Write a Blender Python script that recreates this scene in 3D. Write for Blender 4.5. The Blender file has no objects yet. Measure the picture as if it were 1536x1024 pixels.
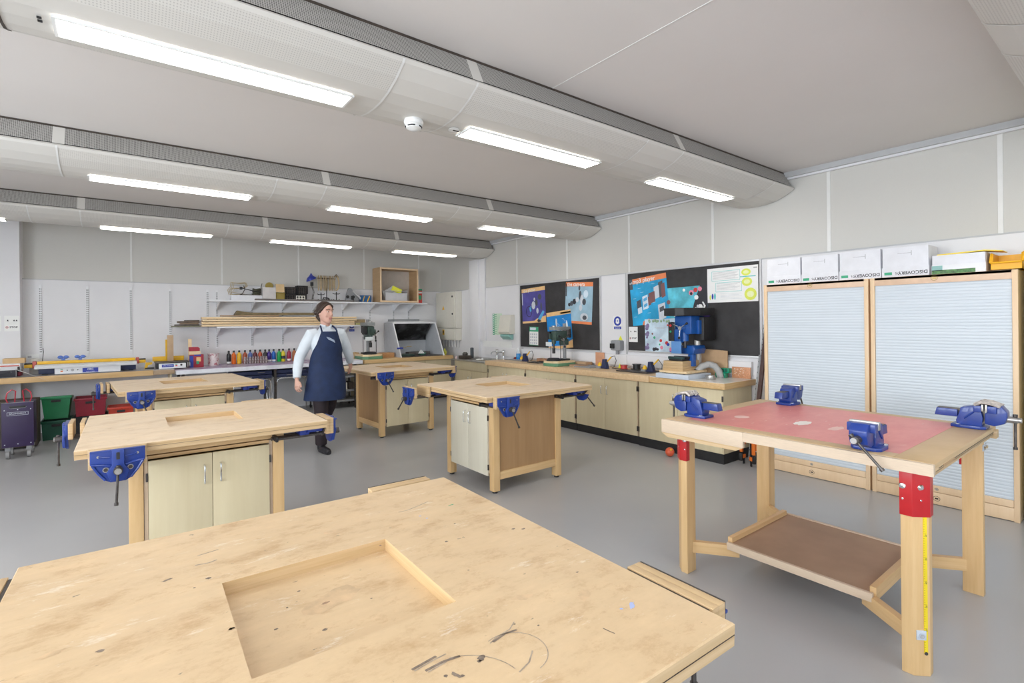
import bpy, bmesh, math, random
from mathutils import Matrix, Vector
R = math.radians
PI = math.pi
random.seed(7)
sc = bpy.context.scene
COL = sc.collection

# ------------------------------------------------------------------ materials
def nt(name):
    m = bpy.data.materials.new(name); m.use_nodes = True
    n = m.node_tree.nodes; l = m.node_tree.links
    return m, n, l, n['Principled BSDF']
def ramp(n, stops):
    r = n.new('ShaderNodeValToRGB'); e = r.color_ramp.elements
    while len(e) > len(stops): e.remove(e[-1])
    while len(e) < len(stops): e.new(0.5)
    for i, (p, c) in enumerate(stops):
        e[i].position = p; e[i].color = (*c, 1)
    return r
def noise(n, l, scale, detail=3, rough=.55, vec=None, sc3=None):
    t = n.new('ShaderNodeTexNoise'); t.inputs['Scale'].default_value = scale
    t.inputs['Detail'].default_value = detail; t.inputs['Roughness'].default_value = rough
    tc = n.new('ShaderNodeTexCoord')
    if sc3:
        mp = n.new('ShaderNodeMapping'); mp.inputs['Scale'].default_value = sc3
        l.new(tc.outputs['Object'], mp.inputs['Vector']); l.new(mp.outputs[0], t.inputs['Vector'])
    else:
        l.new(tc.outputs['Object'], t.inputs['Vector'])
    return t
def mixc(n, l, fac, a, b, mode='MIX'):
    m = n.new('ShaderNodeMix'); m.data_type = 'RGBA'; m.blend_type = mode
    for s, v in ((m.inputs[0], fac), (m.inputs[6], a), (m.inputs[7], b)):
        if hasattr(v, 'links'): l.new(v, s)
        else: s.default_value = v if not isinstance(v, tuple) else (*v, 1) if len(v) == 3 else v
    return m.outputs[2]
def sh(c, k): return tuple(min(1, x*k) for x in c)
def bump(n, l, b, src, strength, dist=.002):
    bp = n.new('ShaderNodeBump'); bp.inputs['Strength'].default_value = strength; bp.inputs['Distance'].default_value = dist
    l.new(src, bp.inputs['Height']); l.new(bp.outputs[0], b.inputs['Normal'])
MATS = {}
def pm(name, col, rough=.5, metal=0, var=.06, scale=12, bmp=0, sc3=None, coat=0):
    if name in MATS: return MATS[name]
    m, n, l, b = nt(name)
    t = noise(n, l, scale, 4, sc3=sc3)
    r = ramp(n, [(.3, sh(col, 1-var)), (.7, sh(col, 1+var))])
    l.new(t.outputs['Fac'], r.inputs[0]); l.new(r.outputs[0], b.inputs['Base Color'])
    b.inputs['Roughness'].default_value = rough; b.inputs['Metallic'].default_value = metal
    if coat: b.inputs['Coat Weight'].default_value = coat
    if bmp: bump(n, l, b, t.outputs['Fac'], bmp)
    MATS[name] = m; return m
def woodm(name, c1, c2, s3=(3, 60, 3), rough=.45, knots=False):
    m, n, l, b = nt(name)
    t = noise(n, l, 1.0, 5, .6, sc3=s3)
    t2 = noise(n, l, 2.5, 2)
    r = ramp(n, [(.3, c1), (.7, c2)])
    l.new(t.outputs['Fac'], r.inputs[0])
    c = mixc(n, l, t2.outputs['Fac'], r.outputs[0], sh(c1, .92))
    l.new(r.outputs[0], b.inputs['Base Color'])
    m2 = mixc(n, l, .25, r.outputs[0], c); l.new(m2, b.inputs['Base Color'])
    b.inputs['Roughness'].default_value = rough
    bump(n, l, b, t.outputs['Fac'], .12, .001)
    MATS[name] = m; return m
def emis(name, col, st):
    m, n, l, b = nt(name)
    b.inputs['Base Color'].default_value = (*col, 1)
    b.inputs['Emission Color'].default_value = (*col, 1); b.inputs['Emission Strength'].default_value = st
    MATS[name] = m; return m
def plytop(name, base, dark, stain, flecks=1.0):
    m, n, l, b = nt(name)
    a = noise(n, l, 5.5, 8, .72, sc3=(1, 1.5, 1))
    r = ramp(n, [(.32, dark), (.46, base), (.60, sh(base, 1.06)), (.75, sh(base, 1.14))])
    l.new(a.outputs['Fac'], r.inputs[0])
    g = noise(n, l, 1, 5, .7, sc3=(6, 70, 6))
    gr = ramp(n, [(.35, (.82, .78, .72)), (.6, (1, 1, 1))]); l.new(g.outputs['Fac'], gr.inputs[0])
    c = mixc(n, l, .16, r.outputs[0], gr.outputs[0], 'MULTIPLY')
    s1 = noise(n, l, 9, 6, .75, sc3=(1, 1.6, 1))
    sr = ramp(n, [(.56, (0, 0, 0)), (.68, (1, 1, 1))]); l.new(s1.outputs['Fac'], sr.inputs[0])
    sm = n.new('ShaderNodeMath'); sm.operation = 'MULTIPLY'; sm.inputs[1].default_value = .5; l.new(sr.outputs[0], sm.inputs[0])
    c = mixc(n, l, sm.outputs[0], c, stain)
    w1 = noise(n, l, 5, 6, .8, sc3=(1, 3, 1))
    wr = ramp(n, [(.60, (0, 0, 0)), (.68, (1, 1, 1))]); l.new(w1.outputs['Fac'], wr.inputs[0])
    wm = n.new('ShaderNodeMath'); wm.operation = 'MULTIPLY'; wm.inputs[1].default_value = .5; l.new(wr.outputs[0], wm.inputs[0])
    c = mixc(n, l, wm.outputs[0], c, (.86, .80, .70))
    f1 = noise(n, l, 26, 3, .6, sc3=(1, 1.8, 1))
    fr = ramp(n, [(.735-.02*flecks, (0, 0, 0)), (.76, (1, 1, 1))]); l.new(f1.outputs['Fac'], fr.inputs[0])
    fm = n.new('ShaderNodeMath'); fm.operation = 'MULTIPLY'; fm.inputs[1].default_value = .8; l.new(fr.outputs[0], fm.inputs[0])
    c = mixc(n, l, fm.outputs[0], c, (.12, .10, .08))
    l.new(c, b.inputs['Base Color'])
    rr = ramp(n, [(.3, (.32,)*3), (.7, (.55,)*3)]); l.new(s1.outputs['Fac'], rr.inputs[0]); l.new(rr.outputs[0], b.inputs['Roughness'])
    bump(n, l, b, s1.outputs['Fac'], .25, .001)
    MATS[name] = m; return m

WALL_LO = pm('wall_white', (.78, .78, .80), .6, var=.015, scale=3)
WALL_UP = pm('wall_panel_grey', (.62, .61, .575), .75, var=.02, scale=200, bmp=.1)
SEAM = pm('white_seam', (.78, .78, .76), .5, var=.02)
CEIL = pm('ceiling_paint', (.76, .725, .70), .85, var=.015, scale=1.2)
TRIMG = pm('trim_grey', (.50, .51, .52), .5, var=.03)
BEAMM = pm('beam_paint', (.68, .66, .62), .5, var=.015, scale=2)
PLASTW = pm('white_plastic', (.82, .83, .82), .4, var=.02)
BIRCH = woodm('birch_edge', (.52, .35, .17), (.68, .50, .30), (2, 2, 90))
BEECH = woodm('beech_leg', (.68, .44, .20), (.80, .56, .29), (30, 30, 2))
BEECHH = woodm('beech_rail', (.66, .43, .20), (.79, .55, .29), (2, 2, 40))
PINE = woodm('pine', (.76, .55, .30), (.90, .72, .47), (1.5, 25, 40))
DOORM = woodm('door_maple', (.68, .585, .375), (.74, .65, .44), (18, 18, 1.2), .5)
DOORW = woodm('door_pale', (.73, .69, .56), (.79, .76, .63), (18, 18, 1.2), .45)
PANEL = woodm('side_panel_brown', (.39, .225, .10), (.47, .29, .14), (14, 14, 1.0), .5)
CARC = pm('carcass_cream', (.55, .42, .30), .6)
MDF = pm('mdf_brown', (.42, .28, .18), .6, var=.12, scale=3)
OAKTOP = woodm('counter_wood', (.66, .45, .25), (.78, .57, .34), (2, 30, 30), .4)
OAKTOPX = woodm('counter_wood_x', (.60, .38, .16), (.76, .53, .27), (2, 30, 60), .4)
OAKEND = woodm('cabinet_beech', (.78, .56, .34), (.85, .64, .42), (20, 20, 2), .45)
BLUE = pm('vise_blue', (.014, .04, .28), .35, var=.12, scale=25, coat=.3)
BLUE2 = pm('vise_blue_bright', (.010, .040, .25), .38, var=.12, scale=25, coat=.2)
STEEL = pm('steel', (.42, .41, .40), .38, .85, var=.2, scale=30)
DSTEEL = pm('dark_steel', (.10, .09, .085), .45, .7, var=.3, scale=30)
CHROME = pm('chrome', (.75, .76, .78), .18, 1, var=.04)
BLACK = pm('black_matt', (.018, .018, .02), .5, var=.2)
DBROWN = pm('dark_brown', (.06, .045, .035), .6, var=.3)
NAVY = pm('navy_plastic', (.02, .03, .09), .5)
REDM = pm('red_bracket', (.50, .015, .02), .35, var=.08)
REDTOP = None
def red_top():
    m, n, l, b = nt('red_board')
    a = noise(n, l, 3, 5, .7, sc3=(1, 2, 1)); r = ramp(n, [(.3, (.66, .19, .17)), (.7, (.78, .29, .26))]); l.new(a.outputs['Fac'], r.inputs[0])
    w = noise(n, l, 7, 6, .8, sc3=(1, 2.5, 1)); wr = ramp(n, [(.63, (0, 0, 0)), (.72, (.6,)*3)]); l.new(w.outputs['Fac'], wr.inputs[0])
    c = mixc(n, l, wr.outputs[0], r.outputs[0], (.80, .48, .42)); l.new(c, b.inputs['Base Color'])
    b.inputs['Roughness'].default_value = .38; return m
REDTOP = red_top()
PLY = plytop('plywood_top', (.66, .485, .29), (.53, .35, .185), (.47, .28, .14), 1.0)
PLYB = plytop('plywood_top_pale', (.77, .61, .43), (.66, .49, .31), (.58, .43, .28), .2)
GREYTOP = pm('grey_worktop', (.50, .49, .50), .35, var=.06)
WHITETOP = pm('white_laminate', (.78, .76, .73), .25, var=.03)
WHITE = pm('white_paint', (.83, .84, .86), .4, var=.02)
WHITEB = pm('box_white', (.78, .79, .83), .6, var=.04)
YEL = pm('yellow_plastic', (.85, .50, .02), .4)
YELB = pm('yellow_bin', (.90, .48, .02), .45)
SIGNY = pm('sign_yellow', (.85, .85, .05), .5)
GREENC = pm('green_crate_plastic', (.01, .22, .08), .35)
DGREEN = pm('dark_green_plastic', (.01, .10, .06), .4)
REDC = pm('crimson_crate_plastic', (.35, .015, .04), .4)
ORED = pm('orange_red_plastic', (.62, .06, .03), .4)
PURP = pm('purple_panel', (.028, .013, .065), .45)
BLACKB = pm('black_board', (.035, .034, .036), .65, var=.35, scale=4)
ALU = pm('aluminium_frame', (.62, .63, .65), .35, .4, var=.03)
PAPER = pm('paper', (.86, .87, .86), .6, var=.02)
CREAM = pm('cream_metal', (.74, .72, .64), .45, var=.02)
CARD = pm('cardboard', (.62, .42, .22), .7)
MGREEN = pm('machine_green', (.05, .085, .07), .4, var=.3)
LGREEN = pm('painted_green', (.12, .28, .16), .5)
MBLUE = pm('machine_blue', (.01, .085, .34), .3, var=.1)
GREYM = pm('grey_machine', (.27, .28, .29), .45)
LBLUE = pm('pale_blue_metal', (.58, .64, .72), .5)
ORANGE = pm('orange_plastic', (.80, .18, .02), .45)
TEAL = pm('teal', (.25, .48, .45), .4)
GREENP = pm('print_green', (.04, .38, .20), .5)
INK = pm('print_ink', (.03, .03, .04), .5)
INKB = pm('print_blue', (.03, .06, .40), .5)
INKG = pm('print_grey', (.45, .45, .47), .5)
INKR = pm('print_red', (.60, .04, .04), .5)
INKO = pm('print_orange', (.85, .26, .10), .5)
INKPK = pm('print_pink', (.80, .25, .35), .5)
PEACH = pm('print_peach', (.86, .55, .25), .5)
PB1 = pm('poster_violet', (.09, .08, .34), .5, var=.25, scale=5)
PB2 = pm('poster_azure', (.01, .24, .66), .5, var=.15, scale=4)
PB3 = pm('poster_pale_blue', (.34, .52, .64), .5, var=.15, scale=4)
PB4 = pm('poster_cyan', (.02, .36, .66), .5, var=.3, scale=4)
PB5 = pm('poster_aqua', (.10, .48, .60), .5, var=.45, scale=5)
PB6 = pm('poster_ice', (.56, .70, .84), .5, var=.25, scale=6)
PSTEEL = pm('stainless', (.50, .49, .47), .3, .8, var=.1)
COPPER = pm('copper_board', (.62, .30, .16), .4, .2, var=.2, scale=60)
PINKB = pm('pinkish_board', (.66, .34, .20), .6)
FLOORM = None

def floor_mat():
    m, n, l, b = nt('grey_vinyl')
    a = noise(n, l, .8, 3, .5); r = ramp(n, [(.3, (.385, .39, .40)), (.7, (.43, .432, .437))]); l.new(a.outputs['Fac'], r.inputs[0])
    s = noise(n, l, 320, 2, .5); sr = ramp(n, [(.4, (.92,)*3), (.6, (1.06,)*3)]); l.new(s.outputs['Fac'], sr.inputs[0])
    c = mixc(n, l, .6, r.outputs[0], sr.outputs[0], 'MULTIPLY')
    d = noise(n, l, 14, 4, .6); dr = ramp(n, [(.79, (0, 0, 0)), (.80, (.5,)*3)]); l.new(d.outputs['Fac'], dr.inputs[0])
    l.new(r.outputs[0], b.inputs['Base Color']); b.inputs['Roughness'].default_value = .27
    return m
FLOORM = floor_mat()
def grid_mat(name, base, dark, nx, nz, thr, axes=(0, 1)):
    """small regular perforations in object space"""
    m, n, l, b = nt(name)
    tc = n.new('ShaderNodeTexCoord'); sx = n.new('ShaderNodeSeparateXYZ'); l.new(tc.outputs['Object'], sx.inputs[0])
    outs = []
    for ax, k in zip(axes, (nx, nz)):
        a = n.new('ShaderNodeMath'); a.operation = 'MULTIPLY'; a.inputs[1].default_value = k*2*PI; l.new(sx.outputs[ax], a.inputs[0])
        s = n.new('ShaderNodeMath'); s.operation = 'SINE'; l.new(a.outputs[0], s.inputs[0]); outs.append(s)
    p = n.new('ShaderNodeMath'); p.operation = 'ADD'; l.new(outs[0].outputs[0], p.inputs[0]); l.new(outs[1].outputs[0], p.inputs[1])
    g = n.new('ShaderNodeMath'); g.operation = 'GREATER_THAN'; g.inputs[1].default_value = thr; l.new(p.outputs[0], g.inputs[0])
    c = mixc(n, l, g.outputs[0], base, dark); l.new(c, b.inputs['Base Color']); b.inputs['Roughness'].default_value = .55
    return m
PERF = grid_mat('perforated_beam_skin', (.68, .66, .62), (.52, .50, .47), 85, 85, 1.0)
GRILL = grid_mat('perforated_grille', (.46, .445, .42), (.10, .095, .09), 100, 100, .35, (0, 2))
def speck_mat(name, base, cols, scale):
    m, n, l, b = nt(name)
    c = base; cur = None
    for i, (cc, th) in enumerate(cols):
        a = noise(n, l, scale*(1+.37*i), 4, .7, sc3=(1, 1.7+i*.3, 1)); r = ramp(n, [(th, (0, 0, 0)), (th+.05, (1, 1, 1))]); l.new(a.outputs['Fac'], r.inputs[0])
        cur = mixc(n, l, r.outputs[0], cur if cur is not None else base, cc)
    l.new(cur, b.inputs['Base Color']); b.inputs['Roughness'].default_value = .4
    return m
PAINTTOP = speck_mat('paint_spattered_paper', (.66, .66, .72), [((.34, .20, .42), .46), ((.50, .16, .24), .58), ((.34, .32, .38), .54)], 7)
PAINTPOT = speck_mat('paint_spattered_pot', (.78, .70, .70), [((.45, .15, .18), .55), ((.25, .15, .2), .62)], 22)

# ------------------------------------------------------------------ geometry helper
class MB:
    def __init__(s, org=(0, 0, 0), rz=0):
        s.bm = bmesh.new(); s.mats = []; s.T = Matrix.Rotation(-rz, 4, 'Z') @ Matrix.Translation(-Vector(org))
    def mi(s, m):
        if m not in s.mats: s.mats.append(m)
        return s.mats.index(m)
    def _fin(s, verts, faces, m, T=None):
        i = s.mi(m)
        TT = s.T @ T if T is not None else s.T
        for v in verts: v.co = TT @ v.co
        for f in faces: f.material_index = i
    def box(s, x0, x1, y0, y1, z0, z1, m, bev=0, T=None):
        if x0 > x1: x0, x1 = x1, x0
        if y0 > y1: y0, y1 = y1, y0
        if z0 > z1: z0, z1 = z1, z0
        c = [(x0,y0,z0),(x1,y0,z0),(x1,y1,z0),(x0,y1,z0),(x0,y0,z1),(x1,y0,z1),(x1,y1,z1),(x0,y1,z1)]
        v = [s.bm.verts.new(p) for p in c]
        f = [s.bm.faces.new([v[k] for k in q]) for q in ((0,3,2,1),(4,5,6,7),(0,1,5,4),(1,2,6,5),(2,3,7,6),(3,0,4,7))]
        if bev:
            es = list({e for ff in f for e in ff.edges})
            r = bmesh.ops.bevel(s.bm, geom=es, offset=bev, segments=2, affect='EDGES', profile=.6)
            v = list({x for ff in r['faces'] for x in ff.verts} | {x for x in v if x.is_valid}); f = list({ff for x in v for ff in x.link_faces})
        s._fin(v, f, m, T); return s
    def prism(s, pts, a0, a1, m, axis='y', T=None, bev=0):
        """polygon pts extruded along axis"""
        def P(p, a): return {'y': (p[0], a, p[1]), 'x': (a, p[0], p[1]), 'z': (p[0], p[1], a)}[axis]
        A = [s.bm.verts.new(P(p, a0)) for p in pts]; B = [s.bm.verts.new(P(p, a1)) for p in pts]
        n = len(pts); f = [s.bm.faces.new(A), s.bm.faces.new(B[::-1])]
        for i in range(n): f.append(s.bm.faces.new((A[i], B[i], B[(i+1) % n], A[(i+1) % n])))
        bmesh.ops.recalc_face_normals(s.bm, faces=f)
        v = A+B
        if bev:
            es = list({e for ff in f for e in ff.edges})
            r = bmesh.ops.bevel(s.bm, geom=es, offset=bev, segments=2, affect='EDGES', profile=.6)
            v = list({x for ff in r['faces'] for x in ff.verts} | {x for x in v if x.is_valid}); f = list({ff for x in v for ff in x.link_faces})
        s._fin(v, f, m, T); return s
    def cyl(s, p0, p1, r, m, r2=None, n=16, T=None, caps=True):
        p0, p1 = Vector(p0), Vector(p1); d = (p1-p0); q = d.to_track_quat('Z', 'Y').to_matrix()
        r2 = r if r2 is None else r2
        A, B = [], []
        for i in range(n):
            a = 2*PI*i/n; u = q @ Vector((math.cos(a), math.sin(a), 0))
            A.append(s.bm.verts.new(p0+u*r)); B.append(s.bm.verts.new(p1+u*r2))
        f = [s.bm.faces.new((A[i], A[(i+1) % n], B[(i+1) % n], B[i])) for i in range(n)]
        if caps: f += [s.bm.faces.new(A[::-1]), s.bm.faces.new(B)]
        s._fin(A+B, f, m, T); return s
    def lathe(s, c, prof, m, n=20, T=None, axis='z'):
        rings = []
        for r, z in prof:
            ring = []
            for i in range(n):
                a = 2*PI*i/n; p = (r*math.cos(a), r*math.sin(a), z)
                if axis == 'y': p = (p[0], p[2], p[1])
                if axis == 'x': p = (p[2], p[0], p[1])
                ring.append(s.bm.verts.new(Vector(c)+Vector(p)))
            rings.append(ring)
        f = []
        for a, b in zip(rings, rings[1:]):
            for i in range(n): f.append(s.bm.faces.new((a[i], a[(i+1) % n], b[(i+1) % n], b[i])))
        f.append(s.bm.faces.new(rings[0][::-1])); f.append(s.bm.faces.new(rings[-1]))
        bmesh.ops.recalc_face_normals(s.bm, faces=f)
        s._fin([v for r in rings for v in r], f, m, T); return s
    def loft(s, rings, m, T=None, n=20):
        """rings: (centre, rx, ry[, tilt matrix]) ellipses in XY planes joined in order"""
        R_ = []
        for rg in rings:
            c, rx, ry = Vector(rg[0]), rg[1], rg[2]; q = rg[3] if len(rg) > 3 else Matrix.Identity(3)
            R_.append([s.bm.verts.new(c + q @ Vector((rx*math.cos(2*PI*i/n), ry*math.sin(2*PI*i/n), 0))) for i in range(n)])
        f = []
        for a, b in zip(R_, R_[1:]):
            for i in range(n): f.append(s.bm.faces.new((a[i], a[(i+1) % n], b[(i+1) % n], b[i])))
        f.append(s.bm.faces.new(R_[0][::-1])); f.append(s.bm.faces.new(R_[-1]))
        bmesh.ops.recalc_face_normals(s.bm, faces=f)
        s._fin([v for r in R_ for v in r], f, m, T); return s
    def tube(s, pts, r, m, n=8, T=None):
        pts = [Vector(p) for p in pts]; rs = r if isinstance(r, (list, tuple)) else [r]*len(pts)
        rings = []; up = None
        for i, p in enumerate(pts):
            d = (pts[min(i+1, len(pts)-1)]-pts[max(i-1, 0)]).normalized()
            if up is None: up = d.orthogonal().normalized()
            up = (up-d*up.dot(d)); up = up.normalized() if up.length > 1e-6 else d.orthogonal().normalized()
            w = d.cross(up)
            rings.append([s.bm.verts.new(p+(up*math.cos(2*PI*k/n)+w*math.sin(2*PI*k/n))*rs[i]) for k in range(n)])
        f = []
        for a, b in zip(rings, rings[1:]):
            for i in range(n): f.append(s.bm.faces.new((a[i], a[(i+1) % n], b[(i+1) % n], b[i])))
        f.append(s.bm.faces.new(rings[0][::-1])); f.append(s.bm.faces.new(rings[-1]))
        bmesh.ops.recalc_face_normals(s.bm, faces=f)
        s._fin([v for q in rings for v in q], f, m, T); return s
    def ball(s, c, r, m, sc3=(1, 1, 1), T=None, u=16, v=10):
        r_ = bmesh.ops.create_uvsphere(s.bm, u_segments=u, v_segments=v, radius=1)
        vs = r_['verts']
        for x in vs: x.co = Vector((x.co.x*r*sc3[0], x.co.y*r*sc3[1], x.co.z*r*sc3[2]))+Vector(c)
        fs = list({f for x in vs for f in x.link_faces}); s._fin(vs, fs, m, T); return s
    def quad(s, pts, m, T=None):
        v = [s.bm.verts.new(p) for p in pts]; f = [s.bm.faces.new(v)]; s._fin(v, f, m, T); return s
    def text(s, txt, size, m, T, depth=.0006, align='CENTER', bold=0):
        cu = bpy.data.curves.new('t', 'FONT'); cu.body = txt; cu.size = size; cu.extrude = depth; cu.align_x = align; cu.align_y = 'CENTER'; cu.resolution_u = 2; cu.offset = bold
        o = bpy.data.objects.new('t', cu); COL.objects.link(o)
        dg = bpy.context.evaluated_depsgraph_get(); me = bpy.data.meshes.new_from_object(o.evaluated_get(dg))
        nv = len(s.bm.verts); nf = len(s.bm.faces)
        s.bm.from_mesh(me); s.bm.verts.ensure_lookup_table(); s.bm.faces.ensure_lookup_table()
        s._fin(s.bm.verts[nv:], s.bm.faces[nf:], m, T)
        bpy.data.objects.remove(o); bpy.data.curves.remove(cu); bpy.data.meshes.remove(me); return s
    def mesh(s, name, ang=35):
        me = bpy.data.meshes.new(name); s.bm.to_mesh(me); s.bm.free()
        for m in s.mats: me.materials.append(m)
        for p in me.polygons: p.use_smooth = True
        me.set_sharp_from_angle(angle=R(ang))
        return me
    def build(s, name, parent=None, loc=None, ang=35):
        me = s.mesh(name, ang)
        o = bpy.data.objects.new(name, me); COL.objects.link(o)
        if parent is not None: o.parent = parent
        elif loc is not None: o.location = loc
        else:
            xs = [v.co for v in me.vertices]
            lo = Vector((min(p.x for p in xs), min(p.y for p in xs), min(p.z for p in xs))); hi = Vector((max(p.x for p in xs), max(p.y for p in xs), max(p.z for p in xs)))
            c = Vector(((lo.x+hi.x)/2, (lo.y+hi.y)/2, lo.z)); me.transform(Matrix.Translation(-c)); o.location = c
        return o

def tag(o, label, cat, group=None, kind=None):
    o['label'] = label; o['category'] = cat
    if group: o['group'] = group
    if kind: o['kind'] = kind
    return o
def thing(name, label, cat, loc=(0, 0, 0), rz=0, group=None):
    o = bpy.data.objects.new(name, None); COL.objects.link(o); o.empty_display_size = .05
    o.location = loc; o.rotation_euler = (0, 0, rz); return tag(o, label, cat, group)
def struct(mb, name, label=None):
    o = mb.build(name); o['kind'] = 'structure'
    if label: o['label'] = label
    return o
KIDS = {}
def copy_tree(o, parent=None):
    c = o.copy(); COL.objects.link(c)
    if parent is not None: c.parent = parent
    for ch in [k for k in list(COL.objects) if k.parent == o]: copy_tree(ch, c)
    return c
def copy_thing(o, loc, rz, label, group=None):
    c = copy_tree(o); c.location = loc; c.rotation_euler = (0, 0, rz); c['label'] = label
    if group: c['group'] = group
    return c

XR, YB, ZC = 5.6, 9.88, 3.06       # right wall, back wall, ceiling
XL, YF = -4.6, -2.6
# frame on the right wall: u runs to the viewer's right (-Y), v up, w out of the wall (-X)
def RW(y, z, w=0): return Matrix(((0, 0, -1, XR-w), (-1, 0, 0, y), (0, 1, 0, z), (0, 0, 0, 1)))
def BW(x, z, y=YB): return Matrix(((1, 0, 0, x), (0, 0, -1, y), (0, 1, 0, z), (0, 0, 0, 1)))

# ------------------------------------------------------------------ the room
b = MB(); b.box(XL-.2, XR+.2, YF-.2, YB+.2, -.2, 0, FLOORM); struct(b, 'floor')
b = MB(); b.box(XL-.2, XR+.2, YF-.2, YB+.2, ZC, ZC+.2, CEIL); struct(b, 'ceiling')
b = MB()
for x in (2.27,): b.box(x-.003, x+.003, .62, 2.5, ZC-.002, ZC+.01, SEAM)
struct(b, 'trim_1')
# back wall: white lower lining, grey upper panels, joint strips
b = MB(); b.box(XL-.2, XR+.2, YB, YB+.2, 0, 2.205, WALL_LO); b.box(XL-.2, XR+.2, YB+.006, YB+.2, 2.205, ZC, WALL_UP)
for x in (-2.35, -1.11, .124, 1.362, 2.611, 3.862, 5.075): b.box(x-.013, x+.013, YB, YB+.01, 2.21, ZC, SEAM)
b.box(XL, XR, YB-.004, YB+.01, 2.195, 2.207, TRIMG)
struct(b, 'wall_back')
b = MB(); b.box(XR, XR+.2, YF-.2, YB+.2, 0, 2.185, WALL_LO); b.box(XR+.006, XR+.2, YF-.2, YB+.2, 2.185, ZC, WALL_UP)
for y in (-1.65, -.4, .835, 2.083, 3.338, 4.598, 5.842, 7.128, 8.15): b.box(XR, XR+.01, y-.016, y+.016, 2.19, ZC-.05, SEAM)
b.box(XR-.006, XR+.01, YF, 8.15, 2.178, 2.190, TRIMG)
b.box(XR-.005, XR+.01, 8.75, YB, 2.178, 2.190, TRIMG)
struct(b, 'wall_right')
b = MB(); b.box(XR-.07, XR, 8.28, 8.60, .84, 2.75, WALL_LO, .01); b.box(XR-.035, XR, 8.1, 8.28, 1.16, 2.75, WALL_LO, .005); struct(b, 'trim_2')      # boxed pipes beside the sink
b = MB(); b.box(XR-.05, XR, YF, YB, ZC-.055, ZC, TRIMG); b.box(XR-.065, XR-.05, YF, YB, ZC-.055, ZC-.04, TRIMG); b.box(XR-.03, XR, YF, YB, ZC-.075, ZC-.055, WALL_LO); struct(b, 'trim_3')
b = MB(); b.box(XL-.2, -1.11, YB-.22, YB, 0, ZC, WALL_LO); struct(b, 'wall_pier')
# dado trunking along the right wall above the worktop
b = MB(); b.box(XR-.045, XR, 2.86, 8.1, .895, 1.045, WALL_LO, .006)
for y in (7.0, 4.62, 5.7, 3.4): b.box(XR-.047, XR-.044, y-.003, y+.003, .9, 1.04, TRIMG)
struct(b, 'trim_4')
b = MB(); b.box(XR-.012, XR, 7.3, 8.2, 1.05, 1.16, PLASTW); b.box(XR-.012, XR, 6.96, 7.0, 1.05, 2.18, TRIMG); b.box(XR-.012, XR, 4.64, 4.66, 1.05, 2.18, TRIMG); struct(b, 'trim_5')
# window wall on the left; added fill windows at the camera's back (daylight side)
def wall_win_x(x, out, ys, z0, z1, name):
    b = MB(); a, c = (x-.25, x) if out < 0 else (x, x+.25)
    b.box(a, c, YF-.2, YB, 0, z0, WALL_LO); b.box(a, c, YF-.2, YB, z1, ZC, WALL_LO)
    edges = [YF-.2]+[v for w in ys for v in w]+[YB]
    for i in range(0, len(edges), 2): b.box(a, c, edges[i], edges[i+1], z0, z1, WALL_LO)
    struct(b, name)
WINS = [(-2.0, -.2), (.3, 2.2), (2.7, 4.6)]
wall_win_x(XL, -1, WINS, 1.0, 2.5, 'wall_left')
GLASS, n_, l_, bb = nt('window_glass')
bb.inputs['Transmission Weight'].default_value = 1; bb.inputs['Roughness'].default_value = 0; bb.inputs['IOR'].default_value = 1.02; bb.inputs['Base Color'].default_value = (1, 1, 1, 1)
for i, (y0, y1) in enumerate(WINS):
    b = MB()
    for q in ((y0, y0+.05, 1.0, 2.5), (y1-.05, y1, 1.0, 2.5), (y0, y1, 1.0, 1.05), (y0, y1, 2.45, 2.5), ((y0+y1)/2-.025, (y0+y1)/2+.025, 1.0, 2.5)): b.box(XL-.18, XL-.12, *q, PLASTW)
    w = struct(b, 'window_%d' % (i+1))
WF_ADDED = [(-4.0, -2.0), (-1.4, .6), (1.2, 3.2)]  # windows added behind the camera to brighten faces turned that way
b = MB(); b.box(XL-.2, XR+.2, YF-.25, YF, 0, 1.0, WALL_LO); b.box(XL-.2, XR+.2, YF-.25, YF, 2.5, ZC, WALL_LO)
e_ = [XL-.2]+[v for w in WF_ADDED for v in w]+[XR+.2]
for i in range(0, len(e_), 2): b.box(e_[i], e_[i+1], YF-.25, YF, 1.0, 2.5, WALL_LO)
struct(b, 'wall_front')
for i, (x0, x1) in enumerate(WF_ADDED):
    b = MB()
    for q in ((x0, x0+.05, 1.0, 2.5), (x1-.05, x1, 1.0, 2.5), (x0, x1, 1.0, 1.05), (x0, x1, 2.45, 2.5), ((x0+x1)/2-.025, (x0+x1)/2+.025, 1.0, 2.5)): b.box(q[0], q[1], YF-.18, YF-.12, q[2], q[3], PLASTW)
    struct(b, 'window_%d' % (i+4))  # frames of the added fill windows

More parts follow.
